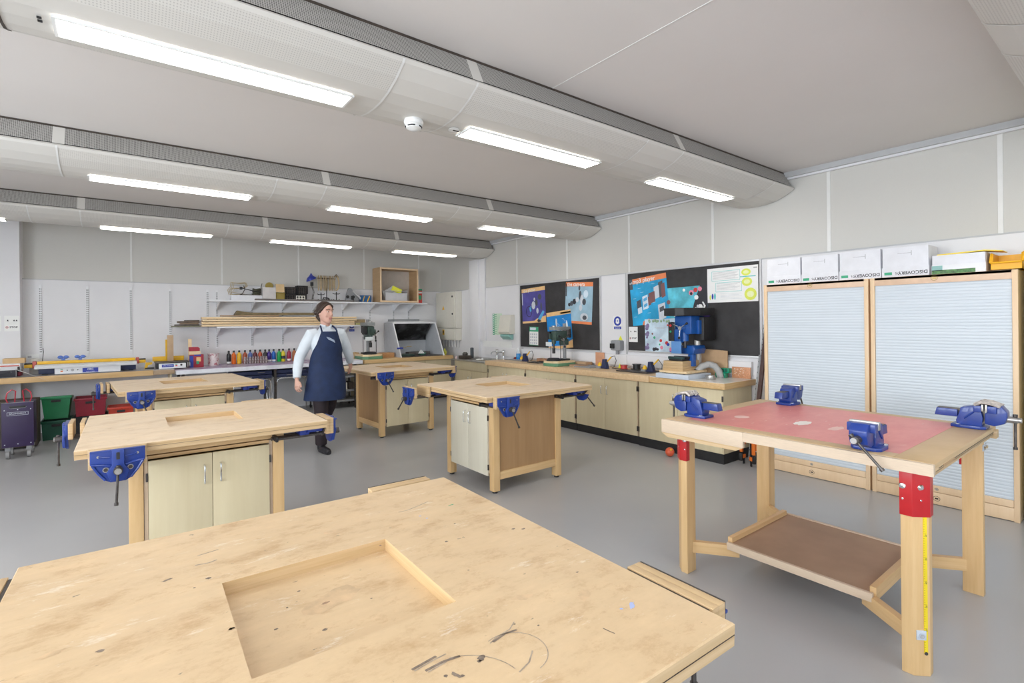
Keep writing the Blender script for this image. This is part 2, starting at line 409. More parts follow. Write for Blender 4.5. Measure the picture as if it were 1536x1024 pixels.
# ------------------------------------------------------------------ ceiling beams (chilled service beams), lights in them
def belly(cy):
    return [(cy-.40, 2.885), (cy-.385, 2.868), (cy-.30, 2.822), (cy-.20, 2.785), (cy-.10, 2.768), (cy, 2.763), (cy+.10, 2.768), (cy+.20, 2.785), (cy+.30, 2.822), (cy+.385, 2.868), (cy+.40, 2.885)]
BEAM_Y = [.13, 2.80, 5.50, 8.20]
BN = ['above the camera, only its far edge at the top right corner of the photo', 'nearest, running across the top of the photo', 'second from the camera', 'farthest, in front of the back wall']
LY0, LY1 = -.08, .07
EM = emis('light_diffuser', (1.0, .97, .92), 12)
for bi, cy in enumerate(BEAM_Y):
    o = (0, cy, 2.763)
    t = thing('ceiling_beam', 'long curved white service beam under the ceiling, '+BN[bi], 'ceiling beam', o, group='service beams under the ceiling')
    for k in range(-3, 3):
        segs = [(-.38+2*k, 1.165+2*k, PERF), (1.165+2*k, 1.62+2*k, BEAMM)]
        for x0, x1, mt in segs:
            x0 = max(x0, XL+.01); x1 = min(x1, XR-.01)
            if x1-x0 < .05: continue
            p = belly(cy); b = MB(o)
            lit = mt is PERF
            # the skin, left open where the light sits
            def strip(pa, pb, xa, xb, m): b.quad([(xa, *pa), (xb, *pa), (xb, *pb), (xa, *pb)][::-1], m)
            for i in range(len(p)-1):
                m = BEAMM if (i in (0, 9) or 3 <= i <= 6) else mt
                strip(p[i], p[i+1], x0, x1, m)
            b.quad([(x0, cy-.40, 2.885), (x0, cy-.385, 2.9), (x1, cy-.385, 2.9), (x1, cy-.40, 2.885)], BEAMM)
            b.quad([(x0, cy+.40, 2.885), (x1, cy+.40, 2.885), (x1, cy+.385, 2.9), (x0, cy+.385, 2.9)], BEAMM)
            b.build('panel', t)
            # thin joint strips at the panel ends
            if x1 < XR-.1:
                b = MB(o)
                for i in range(len(p)-1): b.quad([(x1-.006, p[i][0], p[i][1]-.003), (x1+.006, p[i][0], p[i][1]-.003), (x1+.006, p[i+1][0], p[i+1][1]-.003), (x1-.006, p[i+1][0], p[i+1][1]-.003)][::-1], SEAM if k > -1 or bi != 1 else DBROWN)
                b.build('joint_strip', t)
    for k in range(-2, 4):
        x0, x1 = max(-.37+2*(k-1), XL+.01), min(1.63+2*(k-1), XR-.01)
        if x1-x0 < .1: continue
        b = MB(o)
        for sg in (-1, 1):
            a = (cy+sg*.385, 2.905); c = (cy+sg*.315, 3.045)
            b.quad([(x0+.03, *a), (x1-.03, *a), (x1-.03, *c), (x0+.03, *c)][::(1 if sg < 0 else -1)], GRILL)
        b.build('grille', t)
        b = MB(o)
        for sg in (-1, 1):
            a = (cy+sg*.387, 2.902); c = (cy+sg*.313, 3.05)
            b.quad([(x1-.035, *a), (x1+.035, *a), (x1+.035, *c), (x1-.035, *c)][::(1 if sg < 0 else -1)], BEAMM)
        if x1 < XR-.1: b.build('grille_joint', t)
        else: b.bm.free()
    b = MB(o)
    b.prism([(cy-.315, 3.045), (cy+.315, 3.045), (cy+.315, 3.06), (cy-.315, 3.06)], XL+.01, XR-.06, DBROWN, 'x')
    b.prism([(cy-.30, 2.93), (cy+.30, 2.93), (cy+.30, 3.045), (cy-.30, 3.045)], XL+.01, XR-.01, BLACK, 'x')
    b.build('duct', t)
    if bi == 1:
        b = MB(o); b.lathe((1.70, 2.80, 2.757), [(.035, 0), (.038, -.004), (.02, -.007)], PLASTW, 20); b.box(1.69, 1.73, 2.79, 2.80, 2.747, 2.752, DSTEEL); b.build('sensor', t)
def lightlabel(bi, i, n):
    pos = {0: 'at its right end', 1: 'in its middle', 2: 'at its left'}
    return ''
LX = [(-4.26, -3.08), (-2.24, -1.06), (-.20, 1.0), (1.775, 2.965), (3.74, 4.95)]
ORD = ['out of frame far left', 'second from far left', 'left', 'middle', 'right-hand, nearest the cupboards wall']
for bi, cy in enumerate(BEAM_Y):
    for i, (x0, x1) in enumerate(LX):
        lab = 'bright rectangular light panel in the %s ceiling beam, %s one' % (['overhead', 'nearest', 'second', 'farthest'][bi], ORD[i].split(',')[0] if i > 1 or bi != 3 else ORD[i])
        t = thing('ceiling_light', lab, 'light', ((x0+x1)/2, cy, 2.75), group='light panels in the ceiling beams')
        o = t.location.copy()
        L = (x1-x0)/2
        b = MB(); y0, y1 = LY0, LY1
        b.box(-L, L, y0, y1, .0, .009, EM); b.build('diffuser', t)
        b = MB(); z0, z1 = .0012, .012
        for q in ((-L-.014, -L, y0-.012, y1+.012), (L, L+.014, y0-.012, y1+.012), (-L, L, y0-.012, y0), (-L, L, y1, y1+.012)): b.box(*q, z0, z1, PLASTW)
        if bi == 1 and i == 2:
            b.box(-L-.06, -L-.045, -.05, -.04, .004, .01, BLACK); b.box(-L-.06, -L-.045, -.02, -.01, .004, .01, BLACK)
        b.build('frame', t)
t = thing('smoke_detector', 'round white smoke detector under the nearest ceiling beam', 'smoke detector', (1.43, 2.83, 2.70))
MB().lathe((0, 0, 0), [(.055, .065), (.06, .05), (.055, .035), (.045, .028)], PLASTW, 28).build('base', t)
MB().lathe((0, 0, 0), [(.05, .03), (.047, .02), (.046, .012), (.02, 0), (.006, -.002)], PLASTW, 28).build('sensor_head', t)
b = MB()
for k in range(4):
    a = k*PI/2+.3; b.tube([(.0475*math.cos(a+j*.2), .0475*math.sin(a+j*.2), .020) for j in range(6)], .0045, BLACK, 5)
b.build('vent_slot', t)

# ------------------------------------------------------------------ woodworking benches
HW = .62
def tabletop_mb(mt, marks=False):
    """square plywood top with a sunken tray in its middle"""
    b = MB(); z0, z1 = .853, .90; w = .205; zt = .867
    o = [(-HW, -HW), (HW, -HW), (HW, HW), (-HW, HW)]; q = [(-w, -w), (w, -w), (w, w), (-w, w)]
    V = lambda p, z: b.bm.verts.new((p[0], p[1], z))
    ob = [V((p[0]*.998, p[1]*.998), z0) for p in o]; ot = [V(p, z1-.003) for p in o]
    ot2 = [V((p[0]-.003*(1 if p[0] > 0 else -1), p[1]-.003*(1 if p[1] > 0 else -1)), z1) for p in o]
    it = [V(p, z1) for p in q]; ib = [V(p, zt) for p in q]; iw = [V((p[0]*.999, p[1]*.999), zt) for p in q]
    F = b.bm.faces.new; top, edge, birch = [], [], []
    edge.append(F(ob[::-1]))
    for i in range(4):
        j = (i+1) % 4
        birch.append(F((ob[i], ob[j], ot[j], ot[i]))); top.append(F((ot[i], ot[j], ot2[j], ot2[i])))
        top.append(F((ot2[i], ot2[j], it[j], it[i])))
        birch.append(F((it[i], it[j], ib[j], ib[i]))); top.append(F((ib[i], ib[j], iw[j], iw[i])))
    top.append(F(iw))
    for i, (fs, m) in enumerate(((top, mt), (edge+birch, BIRCH))):
        k = b.mi(m)
        for f in fs: f.material_index = k
    bmesh.ops.recalc_face_normals(b.bm, faces=list(b.bm.faces))
    rnd = random.Random(5)
    for s in range(4):       # two-layer glue line and plies in the edge
        T = Matrix.Rotation(s*PI/2, 4, 'Z')
        b.box(-HW+.002, HW-.002, -HW-.0006, -HW+.01, .8755, .8768, DBROWN, T=T)
    if marks:
        Z = .9004
        def blot(cx, cy, rx, ry, a, m, n=14, j=.3, z=Z):
            pts = []
            for i in range(n):
                t = 2*PI*i/n; r = 1+rnd.uniform(-j, j); x, y = rx*r*math.cos(t), ry*r*math.sin(t)
                pts.append((cx+x*math.cos(a)-y*math.sin(a), cy+x*math.sin(a)+y*math.cos(a), z))
            b.quad(pts, m)
        def stroke(pts, wd, m, z=Z):
            for (x0, y0), (x1, y1) in zip(pts, pts[1:]):
                d = Vector((x1-x0, y1-y0, 0)).normalized(); nrm = Vector((-d.y, d.x, 0))*wd/2
                a, c = Vector((x0, y0, z)), Vector((x1, y1, z)); b.quad([a-nrm, c-nrm, c+nrm, a+nrm], m)
        def arc(cx, cy, r, a0, a1, wd, m):
            n = 26; stroke([(cx+r*math.cos(R(a0+(a1-a0)*i/n)), cy+r*math.sin(R(a0+(a1-a0)*i/n))) for i in range(n+1)], wd, m)
        MK = pm('pencil_mark', (.42, .34, .26), .6, var=.3, scale=60); MK2 = pm('dark_scorch', (.22, .17, .13), .7, var=.4, scale=60)
        ST = pm('oil_stain', (.62, .44, .26), .45, var=.2, scale=20); SS = pm('oil_stain_core', (.34, .21, .13), .45, var=.2, scale=20); LB = pm('blue_smear', (.42, .50, .80), .5)
        for m in FMARKS: 
            if m[0] == 'blot': blot(*m[1:5], R(m[5]), {'s': ST, 'd': MK2, 'b': LB, 'g': GREENP, 'S': SS}[m[6]], z=(zt+(.0004 if m[6] != 'S' else .0007) if m[7] else Z))
            elif m[0] == 'arc': arc(*m[1:6], m[6], MK)
            else: stroke(m[1], m[2], {'k': MK, 'd': MK2}[m[3]])
    return b
FMARKS = [('stroke', [(.03, -.352), (.082, -.345)], .006, 'd'), ('stroke', [(.032, -.358), (.07, -.352), (.10, -.350)], .003, 'k'), ('stroke', [(.048, -.369), (.085, -.366), (.118, -.371)], .006, 'd'), ('stroke', [(.05, -.375), (.09, -.37)], .003, 'k'),
  ('stroke', [(.183, -.374), (.205, -.365), (.24, -.36), (.262, -.345)], .0025, 'k'), ('arc', .205, -.425, .062, -80, 110, .0018), ('arc', .07, -.47, .11, 5, 75, .0018), ('stroke', [(.19, -.374), (.225, -.366), (.25, -.37)], .005, 'd'), ('stroke', [(.18, -.472), (.21, -.462), (.235, -.44)], .003, 'k'),
  ('blot', .147, -.400, .009, .006, 20, 'd', 0), ('blot', .139, -.405, .004, .004, 0, 'd', 0), ('blot', .087, -.411, .004, .010, 20, 'd', 0), ('blot', .071, -.402, .004, .004, 0, 'd', 0), ('blot', .095, -.42, .003, .004, 0, 'd', 0),
  ('blot', .502, -.451, .014, .005, 35, 'b', 0), ('blot', .474, -.446, .004, .003, 0, 'b', 0), ('stroke', [(.392, -.471), (.394, -.482), (.398, -.497)], .0025, 'd'), ('stroke', [(.319, .373), (.35, .372), (.40, .388), (.442, .405)], .004, 'k'), ('blot', .49, .326, .012, .003, 0, 'g', 0), ('blot', .36, .30, .004, .003, 0, 'b', 0), ('blot', .37, .27, .004, .003, 0, 'b', 0),
  ('blot', .012, .034, .075, .034, 18, 's', 1), ('blot', -.014, .026, .010, .004, 10, 'S', 1), ('blot', -.128, -.014, .004, .003, 0, 'd', 1), ('blot', -.045, -.079, .005, .004, 0, 'd', 1), ('blot', -.09, .06, .003, .003, 0, 'd', 1), ('blot', .08, -.02, .003, .002, 0, 'd', 1), ('blot', -.05, .12, .004, .003, 0, 'd', 1),
  ('blot', -.312, .303, .012, .004, 20, 'd', 0), ('stroke', [(-.25, .35), (-.22, .345), (-.2, .352)], .005, 'k'), ('stroke', [(-.24, .41), (-.19, .42)], .004, 'k'), ('blot', -.228, .252, .006, .005, 0, 'd', 0), ('blot', -.215, -.016, .012, .006, 10, 's', 0), ('blot', -.212, -.016, .006, .004, 10, 'd', 0), ('blot', -.425, .056, .007, .005, 0, 'd', 0), ('blot', .539, .036, .006, .004, 0, 'd', 0), ('blot', .563, .018, .007, .004, 0, 'd', 0), ('blot', .337, .081, .005, .004, 0, 'd', 0), ('blot', .509, -.272, .004, .003, 0, 'd', 0), ('blot', .258, -.352, .003, .002, 0, 'd', 0), ('blot', .294, -.385, .003, .002, 0, 'd', 0), ('blot', .177, .171, .004, .003, 0, 'd', 0), ('blot', -.26, .22, .003, .003, 0, 'd', 0), ('blot', .42, .18, .003, .003, 0, 'd', 0), ('blot', .3, -.1, .0025, .0025, 0, 'd', 0), ('blot', .40, -.2, .004, .002, 0, 'd', 0), ('blot', -.5, .1, .02, .008, 10, 's', 0), ('blot', .1, .35, .03, .01, 5, 's', 0), ('blot', .33, -.28, .025, .01, -20, 's', 0), ('blot', .45, -.36, .03, .012, 30, 's', 0)]
def vise_parts(parent, s, gap, hang, plates, drop=0):
    """quick wood vise on side s (0 front, then counter clockwise); gap is how far the jaw stands open"""
    T = Matrix.Rotation(s*PI/2, 4, 'Z') @ Matrix.Translation(Vector((-.445, -HW, .90)))
    wdt, ck = .112, .024
    t0 = -.008
    b = MB(); b.T = T @ Matrix.Translation((0, 0, -drop))
    yo = -(ck*plates[0]+gap+ck*plates[1])+t0            # back plane of the moving jaw
    prof = [(-wdt, -.006), (wdt, -.006), (wdt, -.072), (wdt-.012, -.088), (.052, -.160), (.030, -.172), (-.030, -.172), (-.052, -.160), (-wdt+.012, -.088), (-wdt, -.072)]
    b.prism(prof, yo-.016, yo, BLUE2 if True else BLUE, 'y', bev=.004)
    b.prism([(-.026, -.004), (.026, -.004), (.026, -.085), (.048, -.12), (.03, -.165), (-.03, -.165), (-.048, -.12), (-.026, -.085)], yo-.034, yo-.012, BLUE2, 'y', bev=.006)
    b.box(-wdt, wdt, yo-.024, yo-.014, -.014, -.006, BLUE2, .003)
    for sg in (-1, 1):
        b.tube([(sg*.03, yo-.018, -.088), (sg*.07, yo-.018, -.078), (sg*(wdt-.006), yo-.016, -.074)], .007, BLUE2, 8)
        b.tube([(sg*(wdt-.01), yo-.018, -.078), (sg*.08, yo-.018, -.118), (sg*.052, yo-.018, -.156)], .006, BLUE2, 8)
        b.tube([(sg*.028, yo-.017, -.047), (sg*.06, yo-.017, -.043), (sg*.078, yo-.017, -.036)], .005, BLUE2, 6)
        b.cyl((sg*.08, yo-.019, -.036), (sg*.08, yo-.015, -.036), .006, STEEL, n=10)
        b.cyl((sg*.05, yo-.0175, -.105), (sg*.05, yo-.010, -.105), .013, STEEL, n=14); b.cyl((sg*.05, yo-.0185, -.105), (sg*.05, yo-.012, -.105), .009, DBROWN, n=12)
    b.box(-.007, .007, yo-.0355, yo-.03, -.055, -.02, BLACK)
    v = b.build('vise', parent)
    b = MB(); b.T = T
    if plates[1]: b.box(-wdt-.008, wdt+.006, yo+.0005, yo+ck, -.10, .0, BIRCH, .002)
    if plates[0] and gap > .005: b.build('jaw_liner', v); b = MB(); b.T = T
    if plates[0]: b.box(-wdt-.008, wdt+.006, t0-ck, t0-.0005, -.10, .0, BIRCH, .002)
    b.box(-wdt-.006, wdt+.004, yo-.0035, yo, -.07, .0005, DSTEEL) if drop else None
    if plates[0] > 1: b.box(-wdt+.0, wdt, t0-2*ck-.002, t0-ck-.002, -.09, -.002, BIRCH, .002)
    b.build('jaw_liner', v)
    b = MB(); b.T = T
    b.prism([(-wdt, -.004), (wdt, -.004), (wdt, -.06), (.05, -.12), (-.05, -.12), (-wdt, -.06)], t0, -.0005, DSTEEL if plates[0] else BLUE, 'y')
    b.box(-.075, .075, .0, .10, -.085, -.049, BLUE, .006)
    b.box(-.06, .06, .08, .14, -.10, -.052, BLUE, .006)
    for sg in (-1, 1): b.cyl((sg*.06, .03, -.062), (sg*.06, .03, -.090), .008, STEEL, n=8)
    b.build('rear_bracket', v)
    b = MB(); b.T = T
    for sg in (-1, 1): b.cyl((sg*.05, yo-.008, -.105), (sg*.05, .28, -.075 if False else -.105), .0095, DSTEEL, n=12)
    b.cyl((0, yo-.01, -.108), (0, .30, -.108), .012, DSTEEL, n=12)
    b.box(-.065, .065, .27, .285, -.122, -.088, BLACK, .002)
    b.build('slide_rod', v)
    b = MB(); b.T = T
    b.cyl((0, yo-.03, -.108), (0, yo-.072, -.108), .019, DSTEEL, n=16); b.cyl((0, yo-.072, -.108), (0, yo-.078, -.108), .015, STEEL, n=16)
    d = Vector((math.sin(R(hang)), 0, -math.cos(R(hang)))); c = Vector((0, yo-.056, -.108))
    b.cyl(c-d*.022, c+d*.165, .0062, DSTEEL, n=10); b.cyl(c+d*.160, c+d*.174, .0095, DSTEEL, n=10); b.cyl(c-d*.026, c-d*.016, .0095, DSTEEL, n=10)
    b.build('handle', v)
def make_bench(label, loc, rz, side_rot, ply, vis, doorm, marks=False, group='square woodworking benches with vises'):
    """side_rot turns the cupboard below the top: 0 doors to the front (-Y), -1 doors to the left (-X)"""
    t = thing('workbench', label, 'workbench', loc, rz, group)
    tabletop_mb(ply, marks).build('tabletop', t)
    S = Matrix.Rotation(side_rot*PI/2, 4, 'Z'); h = .405; lw = .068
    for sx in (-1, 1):
        for sy in (-1, 1):
            b = MB(); b.T = S; x0, x1 = sorted((sx*h, sx*(h-lw))); y0, y1 = sorted((sy*h, sy*(h-lw)))
            b.box(x0, x1, y0, y1, .018, .853, BEECH, .004); leg = b.build('leg', t)
            b = MB(); b.T = S; b.cyl(((x0+x1)/2, (y0+y1)/2, 0), ((x0+x1)/2, (y0+y1)/2, .019), .024, BLACK, n=14); b.build('glide', leg)
    for sy in (-1, 1):
        b = MB(); b.T = S; y0, y1 = sorted((sy*(h-.008), sy*(h-.034))); b.box(-h+lw, h-lw, y0, y1, .785, .852, BEECHH, .002); b.build('rail', t)
    for sx in (-1, 1):
        b = MB(); b.T = S; x0, x1 = sorted((sx*(h-.006), sx*(h-.034))); b.box(x0, x1, -h+lw, h-lw, .115, .185, BEECHH, .003); b.build('rail', t)
        b = MB(); b.T = S; b.box(x0, x1, -h+lw, h-lw, .81, .852, BEECHH, .003); b.build('rail', t)
        b = MB(); b.T = S; x0, x1 = sorted((sx*(h-.016), sx*(h-.030))); b.box(x0, x1, -h+lw, h-lw, .17, .82, PANEL); b.build('side_panel', t)
    b = MB(); b.T = S; c = h-lw-.002
    b.box(-c, -c+.018, -h+.006, h-.02, .15, .778, CARC); b.box(c-.018, c, -h+.006, h-.02, .15, .778, CARC)
    b.box(-c, c, -h+.006, h-.02, .15, .168, CARC); b.box(-c, c, -h+.012, h-.02, .760, .778, BEECHH); b.box(-c, c, h-.03, h-.02, .15, .778, PANEL)
    b.build('cupboard', t)
    for sg in (-1, 1):
        b = MB(); b.T = S; x0, x1 = sorted((sg*.0015, sg*(c-.020))); b.box(x0, x1, -h-.006, -h+.010, .142, .752, doorm, .001)
        d = b.build('door', t)
        b = MB(); b.T = S; hx = sg*.042
        b.tube([(hx, -h-.006, .685), (hx, -h-.026, .68), (hx, -h-.030, .67), (hx, -h-.030, .59), (hx, -h-.026, .58), (hx, -h-.006, .575)], .0048, CHROME, 8); b.build('handle', d)
        for hz in (.66, .22):
            b = MB(); b.T = S; b.box(sg*(c-.019), sg*(c-.008), -h-.008, -h+.004, hz-.024, hz+.024, DSTEEL, .002); b.build('hinge', d)
    for s, v in enumerate(vis):
        if v: vise_parts(t, s, *v)
    return t
#               side: front            right             back              left   (gap, handle hang, liners)
make_bench('large foreground plywood workbench with scarred pale top, nearest the camera', (.385, 1.185, 0), R(-1.5), 0, PLY,
           [(.0, 5, (1, 1)), (.0, 0, (1, 1), .022), (.0, 20, (1, 1), .022), (.03, 0, (1, 1))], DOORM, True)
make_bench('plywood workbench at the left with two cream doors, second from the camera', (.43, 3.945, 0), R(-.5), 0, PLYB,
           [(.0, -3, (0, 1)), (.0, 75, (1, 1)), (.0, 10, (1, 1)), (.035, -2, (1, 1))], DOORM)
make_bench('smaller looking plywood workbench at the far left before the crates', (.54, 6.70, 0), R(4), 0, PLYB,
           [(.0, 22, (0, 1)), (.0, 8, (1, 1)), (.0, 10, (1, 1)), (.03, 4, (1, 1))], DOORM)
make_bench('central workbench with two pale doors facing left and a brown end panel', (2.995, 4.06, 0), 0, -1, PLYB,
           [(.0, 25, (1, 1)), (-.01, -50, (1, 0)), (.0, 10, (1, 1)), (.12, -48, (1, 1))], DOORW)
make_bench('far workbench beside the walking person, in front of the fume hood counter', (3.09, 6.80, 0), R(1.8), 0, PLYB,
           [(.0, 28, (0, 1)), (.0, 8, (1, 1)), (.0, 10, (1, 1)), None], DOORM)

# ------------------------------------------------------------------ red topped assembly bench
RBX0, RBX1, RBY0, RBY1 = 2.632, 3.80, .595, 1.895
ox, oy = (RBX0+RBX1)/2, (RBY0+RBY1)/2
rb = thing('workbench', 'tall workbench with a red board top, red leg brackets and four engineer vises', 'workbench', (ox, oy, 0))
def L(): return MB((ox, oy, 0))
b = L(); zt = .92; th = .047; fr = .10
for q in ((RBX0, RBX1, RBY0, RBY0+.145), (RBX0, RBX1, RBY1-fr, RBY1), (RBX0, RBX0+fr*.9, RBY0+.145, RBY1-fr), (RBX1-fr*.8, RBX1, RBY0+.145, RBY1-fr)):
    b.box(*q, zt-th, zt, BIRCH, .003)
b.box(RBX0+.01, RBX1-.01, RBY0+.0, RBY0+.01, .885, .888, DBROWN)
b.box(RBX0+.05, RBX1-.05, RBY0-.0008, RBY0+.01, .893, .896, DBROWN); b.box(RBX0+.12, RBX0+.3, RBY0-.001, RBY0+.01, .886, .899, pm('edge_stamp', (.45, .28, .14)))
b.box(RBX0-.0008, RBX0+.01, 1.47, 1.52, .885, .90, TEAL)
b.build('tabletop', rb)
b = L(); b.box(RBX0+fr*.9-.002, RBX1-fr*.8+.002, RBY0+.143, RBY1-fr+.002, zt-th+.004, zt+.0005, REDTOP)
def blob(cx, cy, rx, ry, m, sd=1):
    rr = random.Random(sd); b.quad([(cx+rx*(1+rr.uniform(-.15, .15))*math.cos(2*PI*i/20), cy+ry*(1+rr.uniform(-.15, .15))*math.sin(2*PI*i/20), zt+.0009) for i in range(20)], m)
PW = pm('worn_pale_patch', (.84, .78, .74), .5, var=.06)
PWp = pm('worn_pink_patch', (.80, .52, .47), .5, var=.1)
blob(3.10, 1.30, .075, .04, PW, 1); blob(3.08, 1.12, .07, .028, PWp, 2); blob(3.02, 1.62, .05, .04, PWp, 3)
for k in range(16):
    rr = random.Random(k); cx, cy = rr.uniform(2.8, 3.6), rr.uniform(.85, 1.75); blob(cx, cy, .004+.02*rr.random(), .003, PWp, k+9)
b.build('red_board', rb)
b = L(); b.box(RBX0-.024, RBX0, RBY1-.50, RBY1+.012, .835, .918, pm('pale_batten', (.64, .51, .38), .5, sc3=(2, 2, 30)), .004); b.prism([(RBY1-.50, .835), (RBY1-.46, .815), (RBY1-.03, .815), (RBY1+.012, .84)], RBX0-.024, RBX0, BIRCH, 'x'); b.build('batten', rb)
b = L(); b.box(RBX0-.022, RBX0-.0005, RBY0, RBY1-.50, .87, .918, pm('pale_batten', (0, 0, 0))); b.build('batten', rb)
b = L(); b.box(3.74, 3.80, RBY0-.012, RBY0+.05, .86, .905, BIRCH, .003); b.build('batten', rb)
LEGS = [(RBX0+.023, RBY0+.038, 1, 1, 1), (RBX1-.015, RBY0+.038, -1, 1, 0), (RBX1-.03, RBY1-.03, -1, -1, 0), (RBX0+.04, RBY1-.03, 1, -1, 1)]
corner = []
for (lx, ly, sx, sy, red) in LEGS:
    a = .088; ch = .046
    pts = [(lx+sx*ch, ly), (lx+sx*a, ly), (lx+sx*a, ly+sy*a), (lx, ly+sy*a), (lx, ly+sy*ch)]
    b = L(); b.prism(pts, 0, zt-th, BEECH, 'z', bev=.003)
    leg = b.build('leg', rb); corner.append((lx+sx*.05, ly+sy*.05))
    e = .005; f = e*.42
    q = [(lx+sx*(ch-f), ly-sy*e), (lx+sx*(a+.002), ly-sy*e), (lx+sx*(a+.002), ly+sy*.03), (lx+sx*.03, ly+sy*(a+.002)), (lx-sx*e, ly+sy*(a+.002)), (lx-sx*e, ly+sy*(ch-f))]
    b = L()
    if red: b.prism(q, .675, zt-th, REDM, 'z', bev=.002)
    else: b.box(lx+sx*(a*.2), lx+sx*a, ly+sy*(a+.0), ly+sy*(a+.01), .70, .87, REDM, .001)
    br = b.build('bracket', leg) if (red or sy > 0) else b.bm.free()
    if red:
        b = L()
        for z, r_ in ((.80, .014), (.745, .005)):
            b.lathe((lx-sx*e, ly+sy*.078, z), [(r_, 0), (r_*.8, -sx*r_*.35), (r_*.3, -sx*r_*.5)], CHROME, 14, axis='x')
            n_ = Vector((-sx, -sy, 0)).normalized(); c_ = Vector((lx+sx*ch/2, ly+sy*ch/2, z))+n_*.004
            b.cyl(c_, c_+n_*r_*.45, r_, CHROME, r2=r_*.55, n=14)
        b.build('bolt', leg)
    elif sy > 0:
        b = L(); b.box(lx+sx*.005, lx+sx*.045, ly-.003, ly, .79, .825, LBLUE, .001); b.cyl((lx+sx*.025, ly-.012, .808), (lx+sx*.025, ly-.002, .808), .009, CHROME, n=6); b.box(lx+sx*.052, lx+sx*.088, ly-.003, ly, .79, .825, LBLUE, .001); b.cyl((lx+sx*.07, ly-.012, .808), (lx+sx*.07, ly-.002, .808), .009, CHROME, n=6); b.build('bolt', leg)
# tape rule down the near leg and its fixing plate
lx, ly = LEGS[0][:2]
TC = Matrix.Translation((lx+.046, ly, 0)) @ Matrix.Rotation(R(-45), 4, 'Z') @ Matrix.Translation((-lx-.028-.0595, -ly, 0))
b = L(); b.T = b.T @ TC; b.box(lx+.028+.035, lx+.028+.049, ly-.003, ly, .10, .675, pm('tape_yellow', (.85, .66, .02), .4))
for k in range(58): b.box(lx+.028+.035, lx+.028+(.046 if k % 10 == 0 else .040), ly-.0036, ly-.002, .105+k*.01, .1055+k*.01, INK)
for k in range(1, 6): b.text(str(60-k*10+10), .010, INK, Matrix.Translation((lx+.028+.0445, ly-.003, .105+k*.1-.008)) @ Matrix.Rotation(R(90), 4, 'X') @ Matrix.Rotation(R(90), 4, 'Z'), .0004)
b.cyl((lx+.028+.042, ly-.004, .098), (lx+.028+.042, ly-.002, .098), .007, DSTEEL, n=10)
b.build('tape_measure', rb)
b = L(); b.T = b.T @ TC; b.box(lx+.028+.005, lx+.028+.042, ly-.005, ly, .155, .195, LBLUE, .001); b.cyl((lx+.05, ly-.014, .175), (lx+.05, ly-.004, .175), .010, CHROME, n=6); b.build('fixing_plate', rb)
# tray shelf on diagonal stretchers
SX0, SX1, SY0, SY1, SZ = 2.84, 3.60, .885, 1.625, .185
b = L(); b.box(SX0+.02, SX1-.02, SY0+.02, SY1-.02, SZ-.006, SZ+.006, MDF); b.build('shelf', rb)
b = L(); LIP = pm('pale_batten', (0, 0, 0)); b.box(SX0, SX0+.02, SY0, SY1, SZ-.03, SZ+.012, LIP, .002); b.build('shelf_lip', rb)
b = L(); b.box(SX1-.02, SX1, SY0, SY1, SZ-.03, SZ+.012, LIP, .002); b.build('shelf_lip', rb)
for y0, y1 in ((SY0-.008, SY0+.02), (SY1-.02, SY1+.008)):
    b = L(); b.box(SX0+.03, SX1-.03, y0, y1, SZ-.03, SZ+.035, BEECHH, .002); b.build('shelf_lip', rb)
for (cx, cy), (sx, sy) in zip(corner, ((SX0+.02, SY0), (SX1-.02, SY0), (SX1-.02, SY1), (SX0+.02, SY1))):
    d = Vector((sx-cx, sy-cy, 0)); Ln = d.length; a = math.atan2(d.y, d.x)
    b = L(); b.box(.02, Ln+.06, -.018, .018, SZ-.075 if False else SZ-.072, SZ-.006, BEECHH, .003, T=Matrix.Translation((cx, cy, 0)) @ Matrix.Rotation(a, 4, 'Z')); b.build('stretcher', rb)

